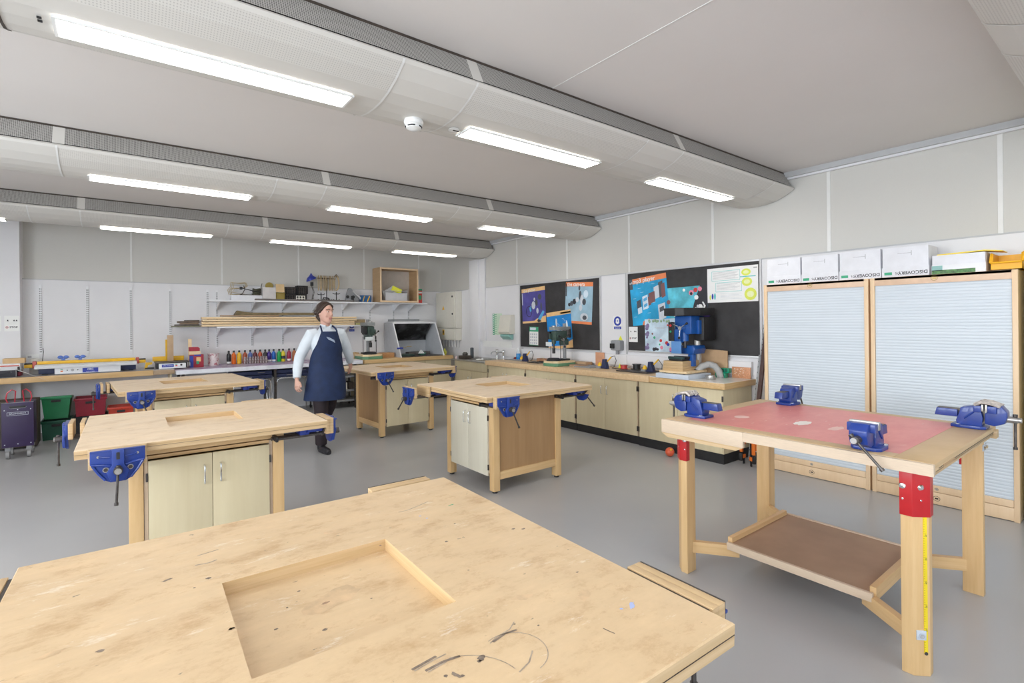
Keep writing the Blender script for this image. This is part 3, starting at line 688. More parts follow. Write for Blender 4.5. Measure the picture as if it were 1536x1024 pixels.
def make_evise(label, loc, rz, hang, rag):
    """engineer vise, jaw opening towards +X (outward)"""
    t = thing('bench_vise', label, 'vise', loc, rz, 'engineer vises on the red topped bench')
    b = MB()
    b.prism([(-.075, -.050), (-.03, -.062), (.05, -.062), (.07, -.045), (.07, .045), (.05, .062), (-.03, .062), (-.075, .050)], 0, .016, BLUE2, 'z', bev=.003)
    b.prism([(-.050, .014), (.052, .014), (.056, .06), (.046, .118), (.010, .120), (-.035, .108), (-.042, .075), (-.055, .035)], -.040, .040, BLUE2, 'y', bev=.005)
    b.prism([(.02, .09), (.052, .09), (.052, .128), (.02, .122)], -.056, .056, BLUE2, 'y', bev=.004)
    for sg in (-1, 1):
        b.lathe((-.045, sg*.045, .014), [(.012, 0), (.010, .005), (.004, .008)], CHROME, 6)
        b.tube([(-.02, sg*.041, .05), (.02, sg*.041, .09)], .005, BLUE2, 6)
    b.build('body', t)
    b = MB(); b.prism([(-.150, .052), (-.050, .052), (-.050, .092), (-.140, .094)], -.026, .026, BLUE2, 'y', bev=.003); b.box(-.138, -.03, -.022, .022, .091, .096, DSTEEL, .001); b.build('slide_bar', t)
    b = MB(); b.prism([(.062, .030), (.10, .022), (.14, .040), (.150, .075), (.150, .10), (.128, .130), (.078, .130), (.074, .095), (.062, .085)], -.036, .036, BLUE2, 'y', bev=.006)
    b.prism([(.076, .09), (.112, .09), (.112, .128), (.076, .128)], -.056, .056, BLUE2, 'y', bev=.004); b.build('moving_jaw', t)
    b = MB(); b.box(.053, .061, -.058, .058, .098, .134, STEEL, .001); b.box(.068, .076, -.058, .058, .098, .134, STEEL, .001)
    b.build('jaw_plate', t)
    if rag:
        b = MB()
        rr = random.Random(rag)
        for k in range(7):
            b.tube([(.02+.02*rr.random(), -.05+.016*k, .128), (.05, -.052+.017*k, .142+.006*rr.random()), (.085, -.05+.016*k+.006*rr.random(), .142), (.125, -.045+.015*k, .128)], .0085, pm('scuffed_alloy', (.50, .46, .43), .5, .4, var=.35, scale=60), 6)
        b.build('soft_jaw_cover', t)
    b = MB(); b.cyl((.14, 0, .062), (.185, 0, .062), .017, STEEL if rag else DSTEEL, n=14); b.cyl((.185, 0, .062), (.20, 0, .062), .013, STEEL, n=14)
    b.build('screw', t)
    d = Vector((0, math.sin(R(hang)), -math.cos(R(hang)))); c = Vector((.175, 0, .062))
    b = MB(); b.cyl(c-d*.025, c+d*.145, .0058, DSTEEL, n=10); b.cyl(c+d*.140, c+d*.153, .009, DSTEEL, n=10); b.cyl(c-d*.03, c-d*.018, .010, DSTEEL, n=10); b.build('handle', t)
    return t
Z = .9205
make_evise('blue engineer vise at the right corner of the red bench, its long slide pointing left', (3.67, .675, Z), R(-90), 0, 3)
make_evise('blue engineer vise on the front edge of the red bench with its bar slanting down', (2.735, .855, Z), R(180), 42, 0)
make_evise('blue engineer vise at the left corner of the red bench with worn jaw covers', (2.835, 1.80, Z), R(90), 0, 5)
make_evise('blue engineer vise at the back of the red bench before the roller shutters', (3.72, 1.655, Z), R(0), -15, 0)

# ------------------------------------------------------------------ fitted cupboards along the right wall
CX = 4.99
def base_unit(y1, y0, label, sink=False, last=False):
    t = thing('base_cupboard', label, 'cupboard', (5.29, (y0+y1)/2, 0), 0, 'base cupboards under the right hand worktop')
    o = tuple(t.location); ztop = .775 if not sink else .80
    b = MB(o); b.box(CX+.012, XR-.02, y0+.004, y1-.004, .105, ztop+.004, DOORM); b.build('carcass', t)
    b = MB(o); b.box(CX+.02 if not last else CX+.0, XR-.02, y0+.002, y1-.002, 0, .105, BLACK); b.build('plinth', t)
    m = (y0+y1)/2; zd = ztop if not sink else .64
    if sink:
        b = MB(o); b.box(CX-.006, CX+.011, y0+.01, y1-.004, .65, .805, DOORM, .001); b.build('top_panel', t)
    for a, c, hs in ((y0+.012, m-.002, 1), (m+.002, y1-.012, -1)):
        b = MB(o); b.box(CX-.006, CX+.011, a, c, .108, zd, DOORM, .001); d = b.build('door', t)
        hy = c-.045 if hs > 0 else a+.045; zz = zd-.10
        b = MB(o); b.tube([(CX-.006, hy, zz), (CX-.026, hy, zz-.005), (CX-.03, hy, zz-.015), (CX-.03, hy, zz-.095), (CX-.026, hy, zz-.105), (CX-.006, hy, zz-.11)], .005, CHROME, 8); b.build('handle', d)
        hy = a-.004 if hs > 0 else c+.004
        for hz in (zd-.09, .20):
            b = MB(o); b.box(CX-.010, CX+.004, hy-.008, hy+.008, hz-.03, hz+.03, DSTEEL, .002); b.build('hinge', d)
    b = MB(o); b.box(CX-.002, CX+.011, y0, y0+.011, .108, zd, CARC if not last else DOORM); b.build('edge_strip', t)
    return t
base_unit(8.27, 7.20, 'cream cupboard under the steel sink with a blank panel above its doors', sink=True)
base_unit(7.18, 6.165, 'cream base cupboard next to the sink unit')
base_unit(6.155, 5.06, 'cream base cupboard below the green pillar drill')
base_unit(5.05, 3.985, 'cream base cupboard behind the central workbench, below the soldering irons')
base_unit(3.975, 2.872, 'cream base cupboard at the near end of the right hand worktop', last=True)
b = MB(); b.box(4.94, XR-.001, 5.723, 7.2, .785, .862, OAKTOP, .003); tag(b.build('worktop'), 'wooden worktop section beside the sink, right wall', 'worktop')
b = MB(); b.box(4.94, XR-.001, 3.785, 5.72, .785, .862, OAKTOP, .003); tag(b.build('worktop'), 'wooden worktop section between the green drill and the blue drill', 'worktop')
t = thing('worktop', 'white topped worktop end with thick wooden edge under the blue drill', 'worktop', (5.27, 3.3, .785)); o = tuple(t.location)
b = MB(o); b.box(4.945, XR-.002, 2.832, 3.78, .790, .853, OAKTOPX, .002); b.build('edge', t)
b = MB(o); b.box(4.955, XR-.002, 2.842, 3.78, .853, .857, WHITETOP); b.build('laminate', t)
# sink
t = thing('sink', 'stainless steel sink top with drainer and tall taps by the corner', 'sink', (5.27, 7.74, .805)); o = tuple(t.location)
b = MB(o)
Y0, Y1, Z1 = 7.205, 8.27, .835
b.box(4.93, 5.02, Y0, Y1, .812, Z1, PSTEEL, .004); b.box(5.45, XR-.002, Y0, Y1, .812, Z1, PSTEEL); b.box(5.02, 5.45, Y0, 7.30, .812, Z1, PSTEEL); b.box(5.02, 5.45, 7.72, Y1, .812, Z1-.004, PSTEEL)
for k in range(7): b.box(5.04+.055*k, 5.052+.055*k, 7.78, 8.2, Z1-.004, Z1+.002, PSTEEL)
b.build('drainer', t)
b = MB(o); 
for q in ((5.015, 5.03, 7.30, 7.72, .66, .83), (5.44, 5.455, 7.30, 7.72, .66, .83), (5.03, 5.44, 7.295, 7.31, .66, .83), (5.03, 5.44, 7.71, 7.725, .66, .83), (5.02, 5.45, 7.30, 7.72, .65, .662)): b.box(*q, PSTEEL)
b.build('bowl', t)
for y in (7.62, 7.42):
    b = MB(o); b.lathe((5.50, y, .835), [(.026, 0), (.022, .01), (.014, .03), (.013, .12), (.019, .13), (.019, .155), (.012, .165)], CHROME, 16)
    b.tube([(5.50, y, .955), (5.46, y, .975), (5.40, y, .975), (5.37, y, .955), (5.365, y, .925)], .010, CHROME, 10)
    b.cyl((5.50, y-.03, 1.008), (5.50, y+.03, 1.008), .007, CHROME, n=8); b.cyl((5.47, y, 1.008), (5.53, y, 1.008), .007, CHROME, n=8); b.cyl((5.50, y, .99), (5.50, y, 1.02), .009, CHROME, n=10)
    b.build('tap', t)
b = MB(); b.lathe((5.12, 7.66, .836), [(.05, 0), (.055, .012), (.04, .02), (.02, .024)], PAPER, 14); b.ball((5.13, 7.56, .858), .022, PAPER); tag(b.build('soap_dish'), 'small white dish on the steel sink', 'dish')
t = thing('bottle', 'clear bottle with blue liquid standing behind the sink worktop', 'bottle', (5.46, 6.93, .862)); o = (0, 0, 0)
MB().lathe((0, 0, 0), [(.038, 0), (.040, .01), (.040, .10), (.036, .11)], pm('blue_liquid', (.02, .25, .62), .15), 18).build('liquid', t)
MB().lathe((0, 0, 0), [(.037, .1101), (.038, .13), (.016, .16), (.014, .175)], pm('clear_bottle', (.70, .78, .82), .1), 18).build('neck', t)
MB().lathe((0, 0, 0), [(.017, .176), (.017, .195), (.006, .2), (.006, .215)], WHITE, 14).build('cap', t)
b = MB(); b.lathe((5.47, 7.03, .863), [(.03, 0), (.035, .02), (.02, .04)], pm('dark_red_cup', (.22, .02, .03), .4), 14); tag(b.build('cup'), 'small dark red cup beside the blue liquid bottle', 'cup')

# ------------------------------------------------------------------ roller shutter cabinets
def shutter_mat():
    m, n, l, b = nt('shutter_slats')
    tc = n.new('ShaderNodeTexCoord'); sx = n.new('ShaderNodeSeparateXYZ'); l.new(tc.outputs['Object'], sx.inputs[0])
    a = noise(n, l, 1, 3, .6, sc3=(1, .5, 26)); r = ramp(n, [(.3, (.60, .665, .72)), (.7, (.65, .71, .765))]); l.new(a.outputs['Fac'], r.inputs[0]); l.new(r.outputs[0], b.inputs['Base Color'])
    b.inputs['Roughness'].default_value = .33
    return m
SHUT = shutter_mat()
OAKL = pm('cabinet_pink_beech', (.74, .52, .36), .42, var=.06, scale=6, sc3=(20, 2, 2))
def shutter_cab(y0, y1, label):
    t = thing('roller_shutter_cabinet', label, 'cabinet', (5.4, (y0+y1)/2, 0), 0, 'roller shutter cabinets'); o = tuple(t.location)
    X = 5.22; H = 1.868
    for ya in (y0, y1-.032):
        b = MB(o); b.box(X, XR-.01, ya, ya+.032, 0, H, OAKEND, .002); b.build('side', t)
    b = MB(o); b.box(X+.001, XR-.01, y0+.032, y1-.032, H-.02, H, OAKL); b.box(X+.001, X+.02, y0+.032, y1-.032, 1.80, H, OAKL, .001); b.build('top_rail', t)
    b = MB(o); b.box(XR-.03, XR-.012, y0+.032, y1-.032, .03, H-.02, OAKL); b.build('back', t)
    b = MB(o); b.box(X+.003, X+.022, y0+.032, y1-.032, .005, .10, OAKEND, .001); b.box(X+.02, X+.3, y0+.032, y1-.032, .02, .035, OAKL); b.build('plinth', t)
    b = MB(o); b.box(X+.006, X+.020, y0+.034, y1-.034, .103, .155, OAKEND, .002); b.build('bottom_bar', t)
    b = MB(o); n = 66; z0, z1 = .156, 1.80; h = (z1-z0)/n
    pts = []
    for k in range(n):
        z = z0+k*h; pts += [(X+.0128, z), (X+.011, z+h*.22), (X+.011, z+h*.78)]
    pts += [(X+.0128, z1), (X+.020, z1), (X+.020, z0)]
    b.prism(pts, y0+.034, y1-.034, SHUT, 'y'); b.build('shutter', t, ang=25)
    def ring(zc, rr, m, nm):
        b = MB(o); c = (y0+y1)/2+.02
        b.tube([(X-.0006 if zc > 1 else X+.0025, c+rr*1.15*math.cos(2*PI*k/20), zc+rr*math.sin(2*PI*k/20)) for k in range(21)], .0016, m, 5)
        b.box(X-.001 if zc > 1 else X+.002, X+.003, c-rr*.6, c+rr*.6, zc-.006, zc+.006, m); b.build(nm, t)
    ring(1.838, .018, pm('lock_brass', (.45, .33, .10), .4, .5), 'lock'); ring(.052, .019, DBROWN, 'badge'); ring(.128, .010, STEEL, 'lock')
    return t
shutter_cab(1.634, 2.552, 'left of the two beech roller shutter cabinets, beside the dark display board')
shutter_cab(.690, 1.618, 'right hand beech roller shutter cabinet, below the yellow parts bin')
t = thing('tall_cupboard', 'tall cupboard with pale green edge cut off by the right photo border', 'cupboard', (5.4, .3, 0)); o = tuple(t.location)
b = MB(o); b.box(5.225, XR-.01, -.05, .635, .08, 1.95, pm('pale_green_edge', (.62, .68, .34), .45), .002); b.build('carcass', t)
b = MB(o); b.box(5.205, 5.224, -.04, .625, .09, 1.94, DOORM, .002); d = b.build('door', t); b = MB(o); b.tube([(5.205, .06, 1.0), (5.18, .06, 1.0), (5.18, .06, .88), (5.205, .06, .88)], .005, CHROME, 8); b.build('handle', d)
b = MB(o); b.box(5.25, XR-.02, -.04, .625, 0, .08, BLACK); b.build('plinth', t)
# cartons on top
ZT = 1.868
def carton(y0, y1, h, label, x0=5.27, lidh=.05, side=False):
    t = thing('carton', label, 'box', ((x0+XR-.03)/2, (y0+y1)/2, ZT), 0, 'white paper cartons on the shutter cabinets'); o = tuple(t.location)
    b = MB(o); b.box(x0+.004, XR-.05, y0+.004, y1-.004, ZT, ZT+h, WHITEB, .003); b.build('box', t)
    b = MB(o); b.box(x0, XR-.046, y0, y1, ZT, ZT+.085, WHITEB, .002); b.build('lid', t)
    b = MB(o); T = Matrix(((0, 0, -1, x0-.0006), (-1, 0, 0, (y0+y1)/2), (0, 1, 0, ZT+.035), (0, 0, 0, 1))) @ Matrix.Rotation(PI, 4, 'Z')
    b.text('DISCOVERY', .038, INK, T @ Matrix.Translation((-.055, 0, 0)), .0004, bold=.0008); b.text('75', .028, INK, T @ Matrix.Translation((.055, 0, 0)), .0004); b.box(.09, .145, -.010, .014, -.0005, .0006, GREENP, T=T)
    b.build('print', t)
    b = MB(o); m = (y0+y1)/2; b.box(x0+.001, x0+.0045, m-.045, m+.05, ZT+h-.055, ZT+h-.052, INKG); b.box(x0+.001, x0+.0045, m-.048, m-.044, ZT+h-.075, ZT+h-.035, INKG); b.build('hand_slot', t)
carton(2.215, 2.545, .257, 'white carton with upside down lettering, leftmost on the shutter cabinets')
carton(1.885, 2.208, .252, 'white lettered carton, second from the left on the shutter cabinets')
carton(1.552, 1.878, .258, 'white lettered carton in the middle of the row on the shutter cabinets')
carton(1.218, 1.545, .254, 'white lettered carton with open lid beside the yellow folder')
t = thing('carton', 'low white box with a green photo print holding a yellow folder', 'box', (5.42, 1.035, ZT), 0); o = tuple(t.location)
b = MB(o); b.box(5.27, XR-.05, .875, 1.197, ZT, ZT+.155, WHITEB, .003); b.build('box', t)
b = MB(o); b.box(5.262, XR-.045, .87, 1.20, ZT, ZT+.075, WHITE, .002); b.build('lid', t)
b = MB(o); b.box(5.2612, 5.2622, .93, 1.198, ZT+.002, ZT+.035, pm('print_leaf', (.06, .20, .04), .4, var=.6, scale=60)); b.box(5.2612, 5.2622, 1.13, 1.198, ZT+.03, ZT+.07, TEAL); b.build('print', t)
b = MB(); b.prism([(1.17, ZT+.156), (1.05, ZT+.157), (.88, ZT+.165), (.78, ZT+.150), (.78, ZT+.156), (.88, ZT+.172), (1.05, ZT+.168), (1.17, ZT+.165)], 5.29, 5.48, pm('folder_yellow', (.86, .66, .05), .4), 'x'); tag(b.build('folder'), 'yellow folder lying across the low white box', 'folder')
t = thing('parts_bin', 'bright yellow plastic parts bin at the right end of the cabinets', 'bin', (5.41, .765, ZT)); o = tuple(t.location)
b = MB(o)
b.box(5.28, 5.52, .675, .845, ZT, ZT+.01, YELB); b.prism([(5.28, ZT), (5.52, ZT), (5.52, ZT+.135), (5.33, ZT+.135), (5.28, ZT+.06)], .675, .683, YELB, 'y'); b.prism([(5.28, ZT), (5.52, ZT), (5.52, ZT+.135), (5.33, ZT+.135), (5.28, ZT+.06)], .837, .845, YELB, 'y')
b.box(5.512, 5.52, .683, .837, ZT, ZT+.135, YELB); b.box(5.28, 5.288, .683, .837, ZT, ZT+.07, YELB); b.tube([(5.27, .673, ZT+.062), (5.27, .847, ZT+.062)], .007, YELB, 8)
b.build('body', t)
for y in (.670, .850):
    b = MB(o); b.tube([(5.275, y, ZT+.065), (5.33, y, ZT+.137), (5.525, y, ZT+.137)], .006, YELB, 8); b.build('rim', t)

# ------------------------------------------------------------------ display boards on the right wall
def pboard(y0, y1, z0, z1, label):
    """y0 > y1: left edge first"""
    t = thing('display_board', label, 'notice board', (XR-.01, (y0+y1)/2, z0)); o = tuple(t.location)
    b = MB(o); b.box(XR-.016, XR-.001, y1, y0, z0, z1, BLACKB); b.build('panel', t)
    for q in ((y1-.022, y1, z0-.022, z1+.022), (y0, y0+.022, z0-.022, z1+.022), (y1, y0, z0-.022, z0), (y1, y0, z1, z1+.022)):
        b = MB(o); b.box(XR-.024, XR-.001, *q, ALU, .003); b.build('frame', t)
pboard(7.02, 5.14, 1.085, 2.155, 'black papered display board with three product posters, left one')
pboard(4.61, 2.775, 1.11, 2.165, 'black papered display board behind the blue drill, right one')
def sheet(name, label, yc, zc, w, h, rot, mat, lift=.018, cat='poster'):
    """a flat printed sheet; returns builder whose local frame is sheet centred, u right, v up"""
    t = thing(name, label, cat, (XR-lift, yc, zc)); t.parent = None
    T = Matrix(((0, 0, -1, 0), (-1, 0, 0, 0), (0, 1, 0, 0), (0, 0, 0, 1))) @ Matrix.Rotation(R(rot), 4, 'Z')
    b = MB(); b.T = T; b.box(-w/2, w/2, -h/2, h/2, -.0006, .0006, mat); b.build('paper_sheet', t)
    p = MB(); p.T = T
    return t, p
def rc(p, x0, x1, y0, y1, m, z=.0008): p.box(x0, x1, y0, y1, z-.0002, z, m)
def pol(p, pts, m, z=.001): p.quad([(x, y, z) for x, y in pts], m)
def disc(p, x, y, r, m, ry=None, z=.0011, n=16): p.quad([(x+r*math.cos(2*PI*i/n), y+(ry or r)*math.sin(2*PI*i/n), z) for i in range(n)], m)
DG = pm('print_dark_grey', (.08, .09, .11), .5); LG = pm('print_light_grey', (.62, .66, .72), .5); SKY = pm('print_sky', (.10, .42, .75), .5)
BRN = pm('print_brown', (.22, .10, .10), .5); PALEB = pm('print_pale_blue', (.66, .78, .88), .5); YG = pm('print_lime', (.72, .80, .12), .5); AQ = pm('print_aqua', (.10, .55, .55), .5)
# violet poster
w, h = .60, .60
t, p = sheet('poster', 'violet poster of exploded handset parts with orange bands', 6.655, 1.80, .62, .60, 2.5, PB1)
rc(p, -.31, .31, .235, .30, PEACH); rc(p, -.31, .31, -.30, -.265, PEACH); pol(p, [(-.05, -.30), (.31, -.30), (.31, -.19), (.08, -.23)], PEACH)
p.text('the phone', .075, PAPER, Matrix.Translation((-.10, .262, .001)), .0002)
rc(p, -.305, -.285, .02, .22, LG)
for i, (x, y, a, bb_, m) in enumerate([(.0, .0, .05, .07, LG), (.08, .04, .035, .06, DG), (-.08, -.06, .03, .05, SKY), (.10, -.10, .03, .05, LG), (.17, .13, .05, .05, DG), (.2, -.03, .02, .07, DG), (.03, .10, .02, .03, LG)]): disc(p, x, y, a, m, bb_, .001+i*.0001, 9)
p.tube([(-.12+.075*math.cos(k*.45), -.10+.09*math.sin(k*.45), .001) for k in range(15)], .005, INK, 4)
pol(p, [(.10, -.24), (.24, -.10), (.28, -.13), (.17, -.27)], SKY, .0016); pol(p, [(.08, -.27), (.12, -.24), (.20, -.28), (.12, -.30)], INK, .0017)
p.build('print', t)
# camera poster
t, p = sheet('poster', 'pale blue poster titled the camera with orange bands', 5.575, 1.80, .585, .64, -3.5, PB3, .019)
rc(p, -.2925, .2925, .255, .32, INKO); rc(p, -.2925, .2925, -.32, -.28, INKO); p.text('the camera', .085, PAPER, Matrix.Translation((-.07, .286, .001)), .0002, bold=.001); rc(p, -.29, -.265, .1, .3, DG)
for i, (x, y, a, bb_, m) in enumerate([(-.20, -.03, .03, .03, INK), (-.15, -.01, .035, .04, DG), (-.09, .02, .04, .045, INK), (-.03, .05, .035, .04, LG), (.03, .12, .03, .07, DG), (.07, .05, .035, .08, LG), (.12, .02, .04, .05, DG), (.15, .14, .05, .06, PALEB), (.05, -.07, .035, .05, LG), (.01, .23, .02, .04, DG), (.13, -.21, .085, .06, LG), (.14, -.22, .045, .035, DG)]): disc(p, x, y, a, m, bb_, .001+i*.0001, 11)
p.build('print', t)
# azure poster
t, p = sheet('poster', 'bright blue poster with yellow bands behind the green pillar drill', 6.01, 1.385, .575, .60, 5.0, PB2, .021)
rc(p, -.2875, .2875, .235, .30, PEACH); rc(p, .05, .2875, .25, .275, INKO); rc(p, -.2875, .2875, -.30, -.255, PEACH); pol(p, [(.12, -.30), (.2875, -.30), (.2875, -.17), (.2, -.2)], PEACH)
for i, (x, y, a, bb_, m) in enumerate([(-.06, .12, .02, .07, LG), (.18, .02, .025, .12, PALEB), (-.02, .0, .03, .06, PALEB), (.06, -.03, .04, .03, LG)]): disc(p, x, y, a, m, bb_, .001+i*.0001, 10)
for k in range(12): rc(p, -.25+(k*37 % 50)/100, -.21+(k*37 % 50)/100, -.1+(k*23 % 30)/100, -.096+(k*23 % 30)/100, PALEB, .0013)
p.build('print', t)
# periodic style calculator sheet
t, p = sheet('poster', 'small white and green calculator shaped sheet on the left board', 6.655, 1.275, .235, .315, -1, PAPER, .018)
rc(p, -.1175, .1175, .075, .1575, GREENP, .0007); rc(p, -.10, .05, .10, .145, PALEB); p.text('MATHS', .04, PAPER, Matrix.Translation((0, .123, .0012)), .0001); rc(p, -.1175, .1175, -.1575, -.15, GREENP)
for i in range(4):
    for j in range(4): rc(p, -.095+i*.05, -.06+i*.05, .045-j*.05, .012-j*.05, LG, .0009); p.text('789/456*123-0.=+'[i+4*j], .03, INK, Matrix.Translation((-.078+i*.05, .028-j*.05, .0011)), .0001)
p.build('print', t)
# mp3 poster
t, p = sheet('poster', 'azure mp3 player poster pinned at a tilt with orange title band', 4.255, 1.79, .60, .64, 5.5, PB4, .019)
rc(p, -.30, .30, .25, .32, INKO); p.text('mp3 player', .082, PAPER, Matrix.Translation((-.06, .282, .001)), .0002, bold=.001); rc(p, -.30, -.25, .18, .32, DG, .0012); p.text('e4', .05, PAPER, Matrix.Translation((-.275, .27, .0014)), .0001)
pol(p, [(-.14, -.32), (.06, -.32), (.04, -.27), (-.03, -.245), (-.12, -.27)], INKO)
for i, (x, y, a, c, m) in enumerate([(.20, .12, .035, .11, DG), (.235, .10, .03, .10, BRN), (.13, .09, .04, .09, LG), (.05, .03, .05, .08, BRN), (.0, -.01, .03, .07, BRN), (-.06, -.02, .045, .10, PALEB), (-.06, .02, .030, .03, SKY), (-.06, -.06, .030, .03, SKY), (-.17, -.03, .035, .06, DG), (-.16, -.12, .035, .05, PALEB), (.19, -.17, .055, .11, LG), (.19, -.14, .035, .04, DG)]):
    pol(p, [(x-a, y-c), (x+a, y-c+.02), (x+a, y+c), (x-a, y+c-.02)], m, .001+i*.0001)
for k in range(14): rc(p, -.27+(k*41 % 50)/100, -.22+(k*41 % 50)/100, -.2+(k*29 % 42)/100, -.197+(k*29 % 42)/100, PALEB, .0009)
p.build('print', t)
# aqua leaflet, upper
t, p = sheet('poster', 'aqua photo poster fading to black, above the blue drill', 3.70, 1.735, .60, .40, 1, PB5, .0185)
pol(p, [(.06, -.20), (.30, -.20), (.30, .20), (.20, .20), (.12, .0)], INK)
for i, (x, y, a, m) in enumerate([(.08, .12, .035, INKPK), (.08, .11, .02, INK), (.14, .15, .03, INKR), (.20, .16, .03, INKPK), (.15, .06, .03, PAPER), (.20, -.06, .035, PAPER), (.14, -.09, .03, PAPER), (.17, -.05, .02, LG), (.26, -.16, .07, pm('print_purple', (.16, .08, .5), .5)), (-.25, .02, .03, BRN), (-.22, -.12, .03, LG), (-.16, -.14, .03, PAPER), (-.05, -.16, .03, PAPER), (-.02, .16, .02, PAPER), (.04, -.14, .03, INKPK)]): disc(p, x, y, a, m, None, .0011+i*.0001, 7)
pol(p, [(.245, .0), (.275, -.05), (.245, -.10), (.225, -.10), (.25, -.05), (.225, .0)], PAPER, .003)
p.build('print', t)
# ice leaflet, lower
t, p = sheet('poster', 'pale icy blue poster with small toy pictures beside the blue drill', 4.045, 1.325, .56, .43, 1, PB6, .020)
rr = random.Random(4)
for k in range(16): disc(p, -.26+rr.uniform(-.015, .03), rr.uniform(-.2, .2), rr.uniform(.015, .03), pm('print_violet_grey', (.22, .18, .34), .5, var=.4), None, .001+k*.00005, 8)
for k in range(12): disc(p, rr.uniform(-.22, .1), .195+rr.uniform(-.02, .01), .018, pm('print_leafy', (.28, .42, .28), .5, var=.4, scale=40), None, .001+k*.00005, 7)
for k, (x, y, m) in enumerate([(-.16, .02, BRN), (-.13, -.03, GREENP), (-.05, -.12, GREENP), (-.03, -.07, INKR), (-.02, -.16, INKPK), (.06, -.10, INKR), (.08, -.12, INKB), (.12, .10, INKR), (.08, .13, INKR), (.19, -.12, INKR), (.12, -.18, INKPK), (-.11, -.18, INK), (-.08, -.185, INK), (-.14, -.185, INK), (.02, -.02, PALEB), (.2, -.17, INKB)]): disc(p, x, y, rr.uniform(.012, .026), m, None, .0014+k*.0001, 7)
rc(p, -.12, .05, .10, .104, INKG); rc(p, -.1, .03, .085, .088, INKG); rc(p, .10, .28, -.215, -.19, pm('print_purple', (0, 0, 0)))
p.build('print', t)
# white information poster
t, p = sheet('poster', 'white landscape poster with lime faces and text boxes, top right board', 3.095, 1.925, .615, .405, 0, PAPER, .0185)
def frame(x0, x1, y0, y1, m):
    for q in ((x0, x1, y0, y0+.004), (x0, x1, y1-.004, y1), (x0, x0+.004, y0, y1), (x1-.004, x1, y0, y1)): rc(p, *q, m)
frame(-.25, .10, .05, .165, AQ); frame(-.20, .12, -.08, .03, AQ)
for k in range(7): rc(p, -.235, .08-(k % 3)*.02, .148-k*.013, .151-k*.013, INKG)
for k in range(6): rc(p, -.185, .10-(k % 3)*.03, .015-k*.014, .018-k*.014, INKG)
for k in range(5): rc(p, -.14, .12-(k % 2)*.03, -.105-k*.015, -.102-k*.015, LG)
for i, (x, y, a, c) in enumerate([(.17, .13, .055, .04), (.18, .02, .06, .05), (.22, -.12, .07, .07)]): disc(p, x, y, a, YG, c, .0012+i*.0002); disc(p, x, y, a*.6, pm('print_pale_lime', (.82, .88, .45), .5), c*.5, .0018+i*.0002)
rc(p, .20, .204, -.15, -.10, PAPER, .0025); rc(p, .235, .239, -.15, -.10, PAPER, .0025); disc(p, -.24, -.13, .012, INKB, .035); disc(p, -.21, -.13, .012, AQ, .04); disc(p, -.27, -.14, .01, YG, .03)
rc(p, .255, .295, .165, .18, INKG); rc(p, .10, .28, .075, .085, AQ)
p.build('print', t)
# stop notice on the right board
def stop_notice(t, p, w, h, s):
    p.text('STOP', .042*s, INK, Matrix.Translation((.02*s, -h*.25, .001)), .0002, bold=.0008); p.tube([(-w*.33+.016*s*math.cos(2*PI*k/12), -h*.25+.016*s*math.sin(2*PI*k/12), .001) for k in range(13)], .003*s, INKR, 4)
    pol(p, [(-w*.33-.003, -h*.25-.01), (-w*.33+.003, -h*.25-.01), (-w*.33+.005, -h*.25+.008), (-w*.33-.005, -h*.25+.008)], INK)
    for k, x in enumerate((-w*.28, .02, w*.30)): pol(p, [(x-.012*s, h*.16), (x+.012*s, h*.14), (x+.010*s, h*.19), (x+.002, h*.26), (x-.008*s, h*.2)], INK, .001+k*.0001)
    for k in range(3): rc(p, -w*.3, w*.3, h*.05-k*.01, h*.053-k*.01, INKG)
t, p = sheet('notice', 'small white stop notice at the left edge of the right display board', 4.525, 1.33, .15, .21, 0, PAPER, .018, 'notice'); stop_notice(t, p, .15, .21, .8); p.build('print', t)
# goggles sign
t = thing('safety_sign', 'blue round eye protection sign on the white wall between boards', 'sign', (XR-.003, 4.815, 1.50)); T = Matrix(((0, 0, -1, 0), (-1, 0, 0, 0), (0, 1, 0, 0), (0, 0, 0, 1)))
p = MB(); p.T = T; rc(p, -.075, .075, -.115, .09, PAPER, .001); disc(p, 0, .015, .068, INKB, None, .0014, 28); disc(p, 0, .015, .036, PAPER, .042, .0018, 20); rc(p, -.045, .045, .005, .03, INKB, .0022); disc(p, -.018, .017, .013, PAPER, None, .0026); disc(p, .018, .017, .013, PAPER, None, .0026)
rc(p, -.066, .066, -.10, -.062, INKB, .0014); p.text('Eye protection\nmust be worn', .016, PAPER, Matrix.Translation((0, -.081, .0018)), .0001); p.build('sign_face', t)
# isolator switch
t = thing('isolator_switch', 'grey wall isolator switch with black knob under a yellow triangle', 'switch', (XR, 4.79, 1.10)); o = tuple(t.location)
b = MB(o); b.box(XR-.09, XR-.001, 4.70, 4.88, 1.10, 1.245, pm('grey_switch', (.30, .31, .33), .45), .02); b.cyl((XR-.045, 4.79, 1.045), (XR-.045, 4.79, 1.102), .022, pm('grey_switch', (0, 0, 0)), n=14); b.build('housing', t)
b = MB(o); b.box(XR-.115, XR-.088, 4.80, 4.87, 1.13, 1.20, BLACK, .006); b.build('knob', t)
b = MB(o); b.prism([(4.73, 1.247), (4.80, 1.247), (4.765, 1.31)], XR-.004, XR-.001, SIGNY, 'x'); b.build('warning_triangle', t)
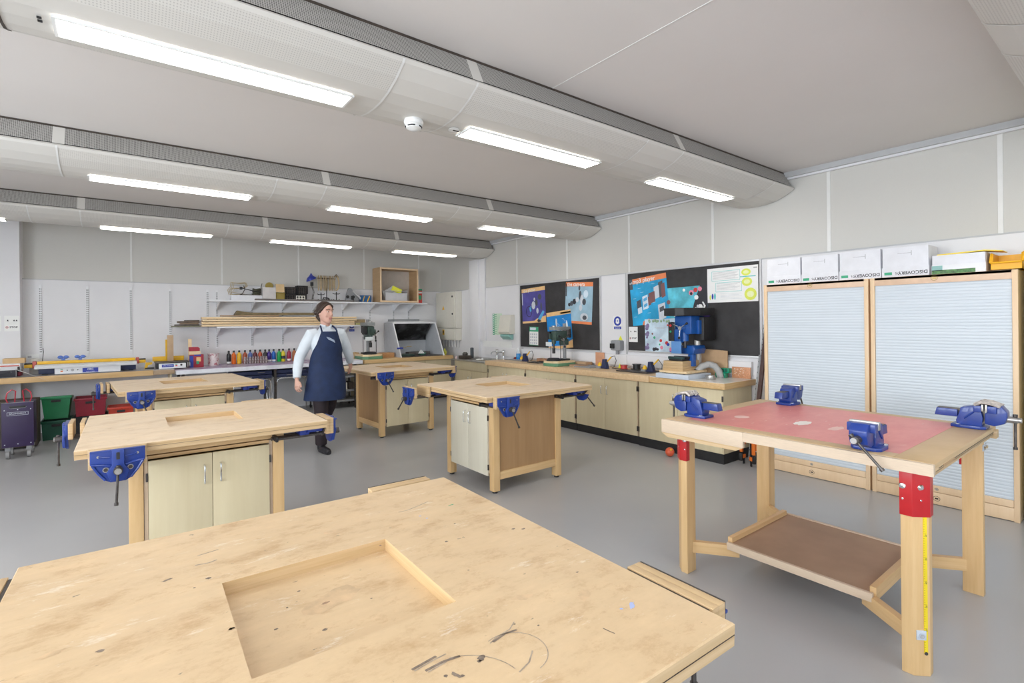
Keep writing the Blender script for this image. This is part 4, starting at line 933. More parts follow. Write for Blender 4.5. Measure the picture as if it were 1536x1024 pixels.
# towel dispenser, bottle below it, green chart
t = thing('towel_dispenser', 'cream paper towel dispenser on the right wall with blue green towel showing', 'dispenser', (XR, 7.37, 1.19)); o = tuple(t.location)
b = MB(o); b.prism([(XR-.001, 1.30), (XR-.11, 1.30), (XR-.14, 1.34), (XR-.09, 1.64), (XR-.001, 1.65)], 7.20, 7.53, CREAM, 'y', bev=.008); b.build('housing', t)
b = MB(o); b.prism([(XR-.01, 1.295), (XR-.11, 1.295), (XR-.12, 1.26), (XR-.05, 1.20), (XR-.01, 1.20)], 7.23, 7.50, TEAL, 'y', bev=.01); b.build('towel', t)
t, p = sheet('chart', 'narrow green and white first aid chart beside the towel dispenser', 7.735, 1.48, .30, .40, 0, pm('pale_green_print', (.62, .78, .62), .5), .003, 'chart')
rc(p, -.15, -.09, -.2, .2, GREENP)
for k in range(11): rc(p, -.13, -.105, -.185+k*.036, -.165+k*.036, PAPER, .0012); rc(p, -.08, -.02, -.18+k*.036, -.172+k*.036, GREENP)
p.build('print', t)
# electrical cabinets in the corner
t = thing('electrical_cabinet', 'tall cream electrical cabinet in the corner above the small one', 'cabinet', (5.52, 9.32, 1.40)); o = tuple(t.location)
b = MB(o); b.box(5.45, XR-.002, 8.98, 9.80, 1.40, 2.165, CREAM, .006); b.build('housing', t)
b = MB(o); b.box(5.436, 5.449, 9.03, 9.78, 1.42, 2.14, CREAM, .003); d = b.build('door', t)
b = MB(o); b.prism([(9.42, 1.79), (9.52, 1.79), (9.47, 1.88)], 5.434, 5.4355, YEL, 'x'); b.build('warning_triangle', d)
for z in (2.06, 1.70): b = MB(o); b.cyl((5.43, 9.10, z), (5.437, 9.10, z), .022, BLACK, n=12); b.build('lock', d)
t = thing('electrical_cabinet', 'small cream electrical box right below the tall corner cabinet', 'cabinet', (5.52, 9.32, 1.15)); o = tuple(t.location)
b = MB(o); b.box(5.45, XR-.002, 9.0, 9.80, 1.15, 1.395, CREAM, .006); b.build('housing', t)
b = MB(o); b.box(5.438, 5.449, 9.04, 9.77, 1.165, 1.38, CREAM, .003); d = b.build('door', t); b = MB(o); b.box(5.436, 5.4375, 9.44, 9.52, 1.26, 1.37, YEL); b.box(5.435, 5.4362, 9.46, 9.50, 1.29, 1.35, INK); b.build('warning_label', d)
b = MB(o); 
for k in range(6): b.cyl((XR-.03, 9.1+k*.12, 1.0), (XR-.03, 9.1+k*.12, 1.15), .012, PLASTW, n=8)
b.build('conduit', t)

# ------------------------------------------------------------------ along the back wall
b = MB(); b.box(XL+.01, .34, 9.13, YB-.225 if False else 9.655, .862, .866, GREYTOP); b.box(-1.105, .62, 9.655, YB-.001, .862, .866, GREYTOP); b.box(.34, .62, 9.13, 9.655, .862, .866, GREYTOP)
t = thing('worktop', 'long left worktop with grey top and thick wooden front edge', 'worktop', (-2, 9.4, .79)); o = tuple(t.location)
b.T = Matrix.Translation(-Vector(o)); 
for v in b.bm.verts: v.co = b.T @ v.co
b.build('laminate', t)
b = MB(o); b.box(XL+.01, .36, 9.12, 9.17, .79, .866, OAKTOPX, .002); b.box(.362, .62, 9.125, 9.17, .795, .862, pm('darker_edge', (.42, .30, .19), .5), .001); b.box(XL+.01, .62, 9.17, 9.655, .82, .862, OAKTOPX); b.box(-1.1, .62, 9.655, YB-.001, .82, .862, OAKTOPX); b.build('edge', t)
for x in (-3.2, -1.45, .58):
    b = MB(o); b.box(x-.012, x+.012, 9.2, 9.65, 0, .82, DOORM); b.build('support', t)
# paint table
t = thing('paint_table', 'long table under paint-spattered white paper holding the paint bottles', 'table', (2.04, 9.4, 0)); o = tuple(t.location)
b = MB(o); b.box(.625, 3.46, 8.985, YB-.002, .80, .848, GREYTOP); b.build('tabletop', t)
b = MB(o); b.box(.63, 3.465, 8.98, YB-.001, .849, .853, PAINTTOP); b.box(.63, 3.465, 8.974, 8.981, .79, .853, pm('paper_front', (.78, .80, .85), .5, var=.12, scale=9)); b.build('paper_cover', t)
for x in (.72, 2.0, 3.35):
    for y in (9.04, 9.8): b = MB(o); b.box(x-.018, x+.018, y-.018, y+.018, 0, .80, DSTEEL); b.build('leg', t)
# tubular trolleys with navy trays below
def tray_trolley(x0, x1, label):
    t = thing('tray_trolley', label, 'trolley', ((x0+x1)/2, 9.25, 0), 0, 'tubular trolleys under the paint table'); o = tuple(t.location)
    for y in (9.06, 9.5):
        b = MB(o); b.tube([(x0, y, .02), (x0+.03, y, .56), (x0+.045, y, .60), (x0+.09, y, .625), (x1-.09, y, .625), (x1-.045, y, .60), (x1-.03, y, .56), (x1, y, .02)], .011, CHROME, 8); b.build('tube_frame', t)
    for k, z in enumerate((.64, .705)):
        b = MB(o); b.box(x0+.02, x1-.02, 9.05, 9.55, z, z+.055, NAVY, .004); d = b.build('tray', t)
        b = MB(o); m = (x0+x1)/2+.1*(k*2-1)+.02; b.tube([(m-.06, 9.05, z+.03), (m-.055, 9.03, z+.035), (m+.055, 9.03, z+.035), (m+.06, 9.05, z+.03)], .005, CHROME, 6); b.build('handle', d)
tray_trolley(1.37, 1.975, 'tubular trolley with navy trays left of the person, under the paint table')
tray_trolley(2.0, 2.62, 'tubular trolley with navy trays just behind the person')
t = thing('shelf_cart', 'grey shelf cart in the shade between the person and the far workbench', 'cart', (3.05, 9.3, 0)); o = tuple(t.location)
for z in (.12, .30, .55): b = MB(o); b.box(2.7, 3.44, 9.06, 9.6, z, z+.03, GREYM, .003); b.build('shelf', t)
for x in (2.715, 3.425):
    for y in (9.08, 9.58): b = MB(o); b.box(x-.012, x+.012, y-.012, y+.012, .05, .72, DSTEEL); b.lathe((x, y, .03), [(.03, -.012), (.03, .012)], BLACK, 12, axis='x') if False else b.cyl((x-.012, y, .03), (x+.012, y, .03), .03, BLACK, n=14); b.build('post', t)
rr = random.Random(3)
for k in range(5):
    b = MB(); x = 2.78+k*.12; b.box(x, x+.09, 9.12, 9.4, .331, .36+.12*rr.random()+.02, [CARD, GREYM, PAPER, CREAM, DBROWN][k], .003); tag(b.build('box'), ['brown', 'grey', 'white', 'cream', 'dark'][k]+' box on the shaded cart shelf behind the person', 'box', 'boxes on the shaded cart')
# worktop with cupboard on the right half of the back wall
t = thing('worktop', 'wooden worktop in the far corner carrying the fume hood', 'worktop', (4.4, 9.4, .77)); o = tuple(t.location)
b = MB(o); b.box(3.50, 5.36, 8.95, YB-.002, .785, .852, OAKTOPX, .003); b.build('board', t)
t = thing('base_cupboard', 'cream cupboard below the fume hood worktop, mostly behind the far workbench', 'cupboard', (4.45, 9.4, 0)); o = tuple(t.location)
b = MB(o); b.box(3.56, 5.34, 9.02, YB-.02, .10, .783, DOORM); b.build('carcass', t)
b = MB(o); b.box(3.56, 5.34, 9.07, YB-.02, 0, .10, BLACK); b.build('plinth', t)
for k in range(3):
    x = 3.57+k*.59; b = MB(o); b.box(x, x+.58, 9.0, 9.018, .11, .775, DOORM, .001); d = b.build('door', t)
    b = MB(o); hx = x+(.53 if k != 1 else .05); b.tube([(hx, 9.0, .66), (hx, 8.98, .655), (hx, 8.98, .565), (hx, 9.0, .56)], .005, CHROME, 8); b.build('handle', d)

# wall uprights and shelves
SLOTG = pm('slot_grey', (.22, .22, .23), .6)
def upright(x, z0, z1, label):
    b = MB(); b.box(x-.016, x+.016, YB-.012, YB-.0005, z0, z1, WHITE); n = int((z1-z0-.04)/.032)
    for k in range(n):
        z = z0+.025+k*.032
        b.box(x-.012, x-.003, YB-.0132, YB-.011, z, z+.019, SLOTG); b.box(x+.003, x+.012, YB-.0132, YB-.011, z, z+.019, SLOTG)
    tag(b.build('shelf_upright'), label, 'shelf upright', 'slotted uprights on the back wall')
US = [(-.922, 'slotted white upright leftmost on the back wall'), (-.405, 'second slotted upright from the left, above the long strip heater'), (.113, 'third slotted upright from the left, right end of the long heater'), (.622, 'slotted upright above the small strip heater'),
      (1.143, 'slotted upright at the left ends of the shelves, left of a close pair'), (1.28, 'slotted upright at the left ends of the shelves, right of a close pair'), (1.815, 'slotted upright above the orange and red paint bottles'), (2.321, 'slotted upright above the blue and green paint bottles'), (2.86, 'slotted upright hidden behind the person')]
for x, lb in US: upright(x, 1.13, 2.115, lb)
for x, lb in ((3.42, 'slotted upright just right of the person, by the timber ends'), (3.97, 'slotted upright behind the small bench drill'), (4.48, 'slotted upright left of two above the fume hood'), (4.82, 'slotted upright right of two above the fume hood')): upright(x, 1.13, 1.90, lb)
def shelf(x0, x1, z, label, brs):
    t = thing('wall_shelf', label, 'shelf', ((x0+x1)/2, 9.74, z-.03)); o = tuple(t.location)
    b = MB(o); b.box(x0, x1, 9.58, YB-.014, z-.028, z, WHITE, .002); b.build('board', t)
    for x in brs:
        b = MB(o); b.prism([(9.60, z-.03), (YB-.014, z-.03), (YB-.014, z-.16), (YB-.035, z-.16), (9.60, z-.045)], x-.009, x+.009, WHITE, 'x'); b.build('bracket', t)
shelf(1.13, 5.12, 1.936, 'long white upper shelf crowded with models and machines', (1.28, 1.815, 2.321, 2.86, 3.42, 3.97, 4.48, 4.82))
shelf(1.24, 3.70, 1.493, 'white lower shelf stacked with timber lengths', (1.28, 1.815, 2.321, 2.86, 3.42))
rr = random.Random(11)
PL = ['bottom', 'second', 'third', 'top']
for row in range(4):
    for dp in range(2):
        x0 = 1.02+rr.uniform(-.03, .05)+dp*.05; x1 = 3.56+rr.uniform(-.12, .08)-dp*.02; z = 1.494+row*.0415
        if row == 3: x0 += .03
        b = MB(); y0 = 9.585+dp*.15+(0, .028, .006, .034)[row]; b.box(x0, x1, y0, y0+.125, z, z+.034, PINE if dp == 0 else MDF, .005)  # rear row takes a darker brown to put shade in the gaps
        tag(b.build('timber_plank'), ('pale pine plank, %s layer at the front of the shelf stack' if dp == 0 else 'plank behind the pine, browned to shade the gaps, %s layer of the stack') % PL[row], 'plank', 'pine planks on the lower shelf')
for k, (x0, x1, y, z, h, m, lb) in enumerate([(.62, 1.01, 9.60, 1.494, .018, pm('grey_green_board', (.20, .20, .13), .6), 'grey green board poking out lowest at the left end of the shelf'), (.66, 1.0, 9.62, 1.5135, .022, DBROWN, 'dark brown board at the left end, second lowest'), (.74, .99, 9.66, 1.537, .02, MDF, 'brown board at the left end, third up'), (.70, 1.0, 9.61, 1.5585, .03, pm('dark_board', (.13, .09, .06), .6, var=.3), 'thick dark board at the left end of the timber stack'), (.80, 1.0, 9.64, 1.590, .012, DBROWN, 'thin dark board topmost at the left end of the stack')]):
    b = MB(); b.box(x0, x1, y, y+.14, z, z+h, m, .001); tag(b.build('board'), lb, 'board', 'dark boards at the shelf left end')
b = MB(); b.box(1.30, 2.2, 9.62, 9.70, 1.659, 1.682, MDF, .001); tag(b.build('batten'), 'thin brown batten lying on the pine stack, left', 'batten')
b = MB(); b.prism([(1.52, 1.70), (1.56, 1.76), (1.66, 1.74), (1.78, 1.725), (2.9, 1.728), (2.9, 1.684), (1.52, 1.684)], 9.66, 9.80, pm('olive_roll', (.20, .15, .07), .6, var=.25), 'y'); tag(b.build('cloth_roll'), 'long dark olive roll on top of the pine planks', 'roll')
b = MB(); b.box(3.50, 3.78, 9.64, 9.75, 1.535, 1.60, pm('rough_bark', (.30, .22, .12), .7, var=.3), .003); tag(b.build('offcut'), 'rough brown offcut at the right end of the timber', 'offcut')
b = MB(); b.box(3.58, 3.86, 9.60, 9.70, 1.497, 1.53, pm('olive_strip', (.42, .40, .14), .6), .002); tag(b.build('offcut'), 'olive green edged offcut sticking out at the right shelf end', 'offcut')

# things on the upper shelf (surface z 1.936)
ZS = 1.937
def simple(name, label, cat, fn, group=None):
    b = MB(); fn(b); return tag(b.build(name), label, cat, group)
simple('plank', 'long dark plank along the front of the upper shelf', 'plank', lambda b: b.box(1.82, 3.55, 9.585, 9.66, ZS, ZS+.03, pm('dark_plank', (.16, .14, .13), .6, var=.2), .002))
ZP = ZS
simple('flat_box', 'flat white box at the left end of the upper shelf', 'box', lambda b: b.box(1.47, 1.95, 9.68, 9.85, ZS, ZS+.09, WHITEB, .003))
def wiref(b):
    r_ = random.Random(2); m = pm('cane', (.50, .40, .22), .5)
    for k in range(3):
        x0, x1, y, z0 = 1.44+.03*k, 1.68+.02*k, 9.72+.04*k, 2.03
        b.tube([(x0, y, z0), (x0-.02, y, z0+.08), (x0+.02, y, z0+.13), (x0+.03, y, z0+.21), (x0+.13, y, z0+.20), (x1, y, z0+.215), (x1+.02, y, z0+.16), (x1-.03, y, z0+.12), (x0+.04, y, z0+.11), (x0+.0, y, z0+.05), (x1-.03, y, z0+.02), (x0+.01, y, z0)], .005, m, 6)
simple('wire_model', 'bent cane wire model on the flat white box', 'model', wiref)
def rod(b):
    b.tube([(1.62, 9.70, 2.15), (1.78, 9.70, 2.11), (1.93, 9.70, 2.08)], .007, BLACK, 8); b.box(1.60, 1.64, 9.68, 9.72, 2.12, 2.17, BLACK, .003); b.tube([(1.66, 9.70, 2.19), (1.68, 9.70, 2.13), (1.64, 9.70, 2.05), (1.60, 9.70, 2.03)], .006, DBROWN, 6)
    b.tube([(1.6, 9.7, 2.034), (1.9, 9.7, 2.034)], .006, DBROWN, 6)
simple('rod_mechanism', 'thin black rod mechanism leaning beside the cane model', 'mechanism', rod)
def coil(b):
    m = pm('dark_olive_coil', (.08, .08, .05), .6, var=.4, scale=60)
    for k in range(6): b.tube([(1.87+.055*math.cos(a*.5+k), 9.76+.04*math.sin(a*.5+k), 2.045+.018*k+.008*math.sin(a)) for a in range(14)], .012, m, 6)
    b.tube([(1.93, 9.75, 2.1), (1.95, 9.75, 2.2), (1.96, 9.75, 2.24)], .006, m, 6)
simple('cable_coil', 'small dark tangled coil left of the white cube box', 'coil', coil)
simple('box', 'plain white cube shaped box on the upper shelf', 'box', lambda b: b.box(1.955, 2.165, 9.60 if False else 9.67, 9.85, ZS, ZS+.235, pm('off_white_box', (.68, .65, .64), .6), .003))
def must(b):
    m = pm('mustard_foam', (.36, .27, .06), .6)
    b.box(2.175, 2.33, 9.70, 9.84, ZS, ZS+.15, m, .004); b.cyl((2.10, 9.858, 2.21), (2.10, 9.868, 2.21), .065, m, n=22)
simple('foam_block', 'mustard coloured block and disc behind the white cube box', 'block', must)
simple('card_sheet', 'folded tan card drooping over the mustard block', 'card', lambda b: b.prism([(9.74, 2.225), (9.69, 2.235), (9.66, 2.088), (9.666, 2.088), (9.696, 2.228), (9.74, 2.218)], 2.17, 2.31, pm('tan_card', (.72, .52, .28), .6), 'x'))
def tray(x, z, w, h, label, front):
    t = thing('slotted_tray', label, 'tray', (x+w/2, 9.74, z), 0, 'black slotted trays on the upper shelf'); o = tuple(t.location)
    b = MB(o); 
    for q in ((x, x+w, 9.66, 9.84, z, z+.008), (x, x+w, 9.66, 9.84, z+h-.01, z+h), (x, x+.01, 9.66, 9.84, z, z+h), (x+w-.01, x+w, 9.66, 9.84, z, z+h), (x, x+w, 9.83, 9.84, z, z+h)): b.box(*q, BLACK)
    b.build('shell', t)
    b = MB(o); n = 5
    for k in range(1, n): b.box(x+w*k/n-.005, x+w*k/n+.005, 9.66, 9.668, z, z+h, DSTEEL)
    for k in range(1, 4): b.box(x, x+w, 9.66, 9.668, z+h*k/4-.004, z+h*k/4+.004, DSTEEL)
    b.build('grille', t)
tray(2.32, ZS, .20, .13, 'black slotted tray, lower left of the pile', 0); tray(2.33, ZS+.132, .18, .12, 'black slotted tray, upper left of the pile', 0)
tray(2.53, ZS+.132, .18, .15, 'black slotted tray, upper right of the pile', 0); tray(2.53, ZS, .16, .13, 'black slotted tray, lower right behind the cream speaker', 0)
def spk(b):
    b.box(2.50, 2.655, 9.60+.062, 9.6605 if False else 9.63+.03, ZS, ZS+.085, CREAM)
t = thing('speaker_panel', 'little cream panel with six dark round holes by the black trays', 'panel', (2.585, 9.60, ZS+.0)); o = tuple(t.location)
b = MB(o); b.box(2.50, 2.66, 9.655 if False else 9.667-.012, 9.659, ZS+.0, ZS+.10, CREAM, .002); b.build('plate', t)
for k in range(6): b = MB(o); x = 2.528+(k % 3)*.05; z = ZS+.03+(k//3)*.042; b.cyl((x, 9.6535, z), (x, 9.6545+.001, z), .017, BLACK, n=14); b.build('hole', t)
# blue lamp
t = thing('desk_lamp', 'blue shaded desk lamp standing on the upper shelf', 'lamp', (2.80, 9.74, ZS))
MB().lathe((0, 0, 0), [(.07, 0), (.07, .012), (.03, .022), (.01, .026)], BLACK, 20).build('base', t)
b = MB(); b.tube([(0, 0, .02), (.03, 0, .18), (-.01, 0, .33)], .006, DSTEEL, 8); b.tube([(.02, .01, .02), (.05, .01, .18), (.01, .01, .33)], .004, DSTEEL, 8); b.box(-.02, .03, -.02, .02, .29, .36, BLACK, .005); b.build('arm', t)
b = MB(); b.T = Matrix.Translation((0, 0, .40)) @ Matrix.Rotation(R(-25), 4, 'Y'); b.lathe((0, 0, 0), [(.095, 0), (.09, .02), (.06, .06), (.02, .08)], pm('lamp_blue', (.04, .06, .36), .4), 20); b.T = Matrix.Identity(4); b.prism([(-.05, .45), (.03, .46), (-.01, .53)], -.02, .02, pm('lamp_blue', (0, 0, 0)), 'y'); b.build('lamp_shade', t)
# stands with hoops
CANE = pm('cane_ring', (.55, .42, .24), .5, var=.2)
def stand(x, label, h=.15):
    t = thing('hoop_stand', label, 'stand', (x, 9.72, ZS), 0, 'black stands on the upper shelf')
    b = MB(); b.cyl((0, 0, .0), (0, 0, h), .009, BLACK, n=8)
    b.build('post', t)
    for z, w in ((.03, .06), (h-.04, .07)): b = MB(); b.tube([(-w, 0, z+.015), (-w*.6, 0, z), (w*.6, 0, z), (w, 0, z+.02)], .007, BLACK, 6); b.build('arm', t)
    b = MB(); b.box(-.02, .02, -.03, .03, 0, .008, BLACK); b.build('foot', t)
stand(2.965, 'black double arm stand right of the blue lamp', .17); stand(3.25, 'black stand under the large oval hoop', .19)
t = thing('hoop_bundle', 'bundle of hanging cane hoops on a black spindle', 'hoops', (3.08, 9.76, ZS))
for k in range(10):
    b = MB(); x = -.15+.033*k; b.tube([(x+.006*math.sin(k*2.3)+.02*math.cos(a*2*PI/20), .05*math.cos(a*2*PI/20)*.8, .35+.14*math.sin(a*2*PI/20)) for a in range(21)], .0055, CANE, 5); b.build('hoop', t)
b = MB(); b.cyl((-.17, 0, .44), (.17, 0, .44), .008, DBROWN, n=8); b.cyl((.0, 0, 0), (.0, 0, .44), .008, BLACK, n=8); b.lathe((0, 0, 0), [(.06, 0), (.06, .01), (.02, .03)], BLACK, 16); b.build('spindle', t)
t = thing('oval_hoop', 'large oval cane hoop standing above its black stand', 'hoop', (3.25, 9.72, ZS+.20))
for k in range(3): b = MB(); b.tube([((.055-.006*k)*math.cos(a*2*PI/24), .012*(k-1), .155+(.14-.004*k)*math.sin(a*2*PI/24)) for a in range(25)], .006, CANE, 6); b.build('ring', t)
b = MB(); b.prism([(-.05, .27), (.05, .27), (0, .33)], -.008, .008, DBROWN, 'y'); b.build('peak', t)
def tang(b):
    r_ = random.Random(8)
    for k in range(4): b.tube([(3.02+.02*k+.06*math.cos(a*.6+k*2), 9.64+.01*k, ZS+.045+.03*math.sin(a*.7+k)) for a in range(10)], .006, BLACK, 6)
simple('wire_tangle', 'black wire tangle under the cane hoops', 'wire', tang)
# grey toy machine
t = thing('desk_sander', 'grey angular bench machine beside the blue boxes on the shelf', 'machine', (3.55, 9.74, ZS))
b = MB(); b.prism([(-.13, .02), (.10, .02), (.13, .06), (-.01, .27), (-.06, .27), (-.10, .16)], -.03, .03, GREYM, 'y', bev=.006); b.build('housing', t)
b = MB(); b.prism([(.0, .22), (.05, .20), (.20, .08), (.17, .05)], -.035, .035, pm('light_grey', (.6, .6, .6), .5), 'y', bev=.004); b.build('guard', t)
for x in (-.09, .02): b = MB(); b.cyl((x, -.045, .10), (x, -.03, .10), .03, BLACK, n=16); b.build('wheel', t)
b = MB(); b.box(-.02, .03, -.05, .05, 0, .12, BLACK, .004); b.box(-.12, -.0, -.06, -.02, 0, .04, WHITE, .006); b.build('foot', t)
for x, w, lb in ((3.76, .075, 'narrow blue box, the left of two by the open wooden box'), (3.855, .12, 'square blue box with a yellow stripe by the open wooden box')):
    t = thing('carton', lb, 'box', (x, 9.70, ZS), 0, 'blue boxes on the upper shelf'); b = MB(); b.box(-w/2, w/2, -.05, .08, 0, .135, pm('blue_box', (.01, .10, .28), .4), .003); b.build('box', t)
    b = MB(); b.prism([(-w*.3, .01), (-w*.1, .01), (w*.3, .12), (w*.1, .12)], -.0515, -.0505, YEL, 'y'); b.build('stripe', t)
# open wooden box with a bin in it
t = thing('wall_box', 'open fronted beech plywood box standing on the upper shelf', 'box', (4.45, 9.68, ZS)); o = tuple(t.location)
X0, X1, YA, Z0, Z1 = 4.03, 4.86, 9.49, ZS, 2.625
OB = woodm('box_beech', (.48, .31, .16), (.58, .39, .21), (3, 3, 20))
b = MB(o); b.box(X0, X1, YA, YB-.02, Z0, Z0+.03, OB); b.build('bottom', t)
b = MB(o); b.box(X0, X1, YA, YB-.02, Z1-.03, Z1, OB); b.build('top', t)
for x in (X0, X1-.03): b = MB(o); b.box(x, x+.03, YA, YB-.02, Z0+.03, Z1-.03, OB); b.build('side', t)
b = MB(o); b.box(X0+.03, X1-.03, YB-.03, YB-.02, Z0+.03, Z1-.03, pm('box_back', (.55, .50, .45), .6)); b.build('back', t)
b = MB(o); 
for q in ((X0, X1, Z0, Z0+.032), (X0, X1, Z1-.032, Z1), (X0, X0+.032, Z0+.032, Z1-.032), (X1-.032, X1, Z0+.032, Z1-.032)): b.box(q[0], q[1], YA-.008, YA, q[2], q[3], OAKEND)
b.build('front_edging', t)
t = thing('storage_bin', 'clear plastic bin with papers inside the open wooden box', 'bin', (4.40, 9.66, ZS+.031))
b = MB()
for q in ((-.24, .24, -.12, -.115, 0, .16), (-.24, .24, .115, .12, 0, .22), (-.24, -.235, -.12, .12, 0, .2), (.235, .24, -.12, .12, 0, .22), (-.24, .24, -.12, .12, 0, .006)): b.box(*q, pm('frosted_bin', (.60, .60, .62), .3))
b.tube([(-.245, -.12, .20), (.245, -.12, .20)], .006, pm('frosted_bin', (0, 0, 0)), 6); b.build('tub', t)
for k, (x, z, a, m, lb) in enumerate([(-.10, .10, 20, PAPER, 'lower white sheet'), (-.14, .20, 28, pm('grey_sheet', (.55, .55, .56), .5), 'crumpled grey sheet'), (.02, .22, -22, SIGNY, 'lime yellow sheet')]):
    b = MB(); b.T = Matrix.Rotation(R(-a), 4, 'Y'); b.box(-.14 if k != 2 else -.11, .14 if k != 2 else .11, -.01, .0, -.05, .05, m, .002)
    oo = b.build('paper_sheet', None, loc=(4.40+x, 9.60-.012*k, ZS+.031+z)); tag(oo, lb+' sticking out of the bin in the wooden box', 'paper', 'papers in the clear bin')
t = thing('tin', 'tall red and green tin right of the open wooden box', 'tin', (4.97, 9.68, ZS)); b = MB(); b.box(-.05, .05, -.05, .05, 0, .29, pm('tin_red', (.62, .06, .05), .4), .004); b.build('body', t)
b = MB(); b.box(-.051, .051, -.0512, .051, .26, .295, GREENP); b.box(-.035, .035, -.0512, -.0505, .07, .16, GREENP); b.box(-.045, .045, -.0512, -.0505, .20, .235, PAPER); b.build('label', t)
simple('brush', 'thin green brush standing on the red tin', 'brush', lambda b: (b.cyl((4.95, 9.68, ZS+.296), (4.94, 9.68, ZS+.42), .005, pm('pale_green_edge', (0, 0, 0)), n=8)))

# machines on the left worktop (top z .866)
ZW = .867
t = thing('strip_heater', 'long white strip heater with a full length yellow bar on the left worktop', 'strip heater', (-.38, 9.42, ZW)); o = tuple(t.location)
b = MB(o); b.box(-.90, .16, 9.34, 9.58, ZW+.012, .955, NAVY, .006); 
for x in (-.84, .10): b.box(x-.03, x+.03, 9.36, 9.56, ZW, ZW+.014, BLACK)
b.build('base', t)
b = MB(o); b.box(-.73, -.02, 9.25, 9.345, ZW+.006, .958, WHITE, .003); b.build('control_box', t)
b = MB(o); b.prism([(9.22, .955), (9.60, .955), (9.60, 1.005), (9.27, 1.005), (9.22, .985)], -.93, .17, pm('pale_grey_plate', (.68, .69, .70), .4), 'x', bev=.003); b.build('top_plate', t)
b = MB(o); b.box(-.92, .155, 9.42, 9.52, 1.006, 1.046, YEL, .004); b.build('yellow_bar', t)
for x, s in ((-.95, -1), (.18, 1)):
    b = MB(o); b.box(x-.02, x+.02, 9.44, 9.50, .955, 1.05, pm('knob_red', (.55, .12, .10), .5), .006); b.box(x+s*.02, x+s*.10, 9.43, 9.51, .965, 1.01, YEL, .003); b.box(x+s*.02, x+s*.10, 9.43, 9.51, 1.011, 1.028, BLACK, .002); b.build('end_clamp', t)
b = MB(o); T = BW(0, 0, 9.249)
b.box(-.44, -.27, .880, .942, -.001, .0006, INKB, T=T); b.text('CRC', .034, PAPER, T @ Matrix.Translation((-.355, .921, .0008)), .0002, bold=.001); b.text('www.crclarke', .017, PAPER, T @ Matrix.Translation((-.355, .891, .0008)), .0002)
b.box(-.67, -.645, .90, .92, -.001, .001, INKO, T=T); b.box(-.67, -.645, .93, .94, -.001, .001, GREENP, T=T); b.cyl((-.60, 9.243, .921), (-.60, 9.25, .921), .007, BLACK, n=10); b.cyl((-.49, 9.243, .921), (-.49, 9.25, .921), .007, BLACK, n=10); b.cyl((-.545, 9.246, .921), (-.545, 9.25, .921), .017, INKG, n=14)
b.box(.03, .08, .962, .980, -9.249+9.249, .0, YEL, T=BW(0, 0, 9.219)) if False else None
b.build('control_label', t)
t = thing('strip_heater', 'small white strip heater with upright wood and yellow fence', 'strip heater', (.60, 9.4, ZW)); o = tuple(t.location)
b = MB(o); b.box(.435, .775, 9.24, 9.34, ZW+.003, .945, WHITE, .003); b.build('control_box', t)
b = MB(o); b.box(.40, .80, 9.34, 9.62, ZW+.004, .95, BLACK, .004); b.box(.39, .82, 9.25, 9.62, .9505, .968, DSTEEL, .002); b.build('base', t)
b = MB(o); b.box(.37, .78, 9.60, 9.62, .969, 1.04, YEL, .002); b.box(.535, .56, 9.58, 9.60, .969, 1.30, YEL, .002); b.build('fence', t)
b = MB(o); b.box(.555, .635, 9.50, 9.525, .969, 1.37, MDF if False else pm('tan_upright', (.52, .36, .22), .6), .001); b.build('upright', t)
b = MB(o); b.cyl((.815, 9.30, .92), (.835, 9.30, .92), .035, GREYM, n=16); b.build('knob', t)
b = MB(o); T = BW(0, 0, 9.239); b.box(.47, .62, .893, .933, -.001, .0006, INKB, T=T); b.text('CRC heaters', .024, PAPER, T @ Matrix.Translation((.545, .914, .0008)), .0002); b.box(.64, .665, .90, .918, -.001, .001, INKR, T=T); b.box(.64, .665, .922, .932, -.001, .001, GREENP, T=T); b.cyl((.715, 9.232, .918), (.715, 9.239, .918), .014, BLACK, n=14); b.build('control_label', t)
t = thing('clamp', 'yellow clamp left of the small strip heater', 'clamp', (.31, 9.42, ZW)); b = MB(); b.prism([(-.05, 0), (-.02, 0), (.0, .06), (.05, .07), (.05, .10), (-.03, .10)], -.02, .02, YEL, 'y', bev=.003); b.build('arm', t); b = MB(); b.box(-.04, .07, -.03, .03, 0, .02, BLACK); b.build('foot', t)
simple('wooden_strip', 'upright pale wooden strip between the small heater and the coloured house', 'strip', lambda b: b.box(.79+.052, .79+.10, 9.64, 9.66, ZW, 1.30, PINE, .001))
t = thing('craft_house', 'red and blue painted craft house on the left end of the paint table', 'model', (.93, 9.5, .854))
b = MB(); b.box(-.085, .10, -.08, .08, .0, .20, pm('craft_red', (.38, .03, .05), .5), .003); b.build('body', t)
b = MB(); b.box(-.088, -.04, -.083, -.02, .0, .185, INKB); b.box(-.03, .06, -.083, -.079, .178, .202, INKB); b.box(.0, .06, -.084, -.079, .09, .16, PEACH); b.box(.0, .035, -.085, -.079, .05, .10, GREENP); b.build('panel', t)
b = MB(); b.box(-.095, .06, -.07, .07, .202, .255, PINE); b.prism([(-.09, .256), (.05, .256), (.05, .30), (.03, .32), (-.09, .32)], -.06, .06, pm('craft_red', (0, 0, 0)), 'y'); b.build('roof', t)
t = thing('paint_pot', 'paint spattered pink and white pot left of the paint bottles', 'pot', (1.19, 9.62, .854)); MB().lathe((0, 0, 0), [(.078, 0), (.08, .01), (.08, .19)], PAINTPOT, 26).build('body', t); MB().lathe((0, 0, 0), [(.084, .185), (.084, .20), (.074, .20), (.074, .1)], PAINTPOT, 26).build('rim', t)
t = thing('strip_heater', 'white machine with a red stripe and red base, cut by the left border', 'strip heater', (-1.5, 9.4, ZW)); o = tuple(t.location)
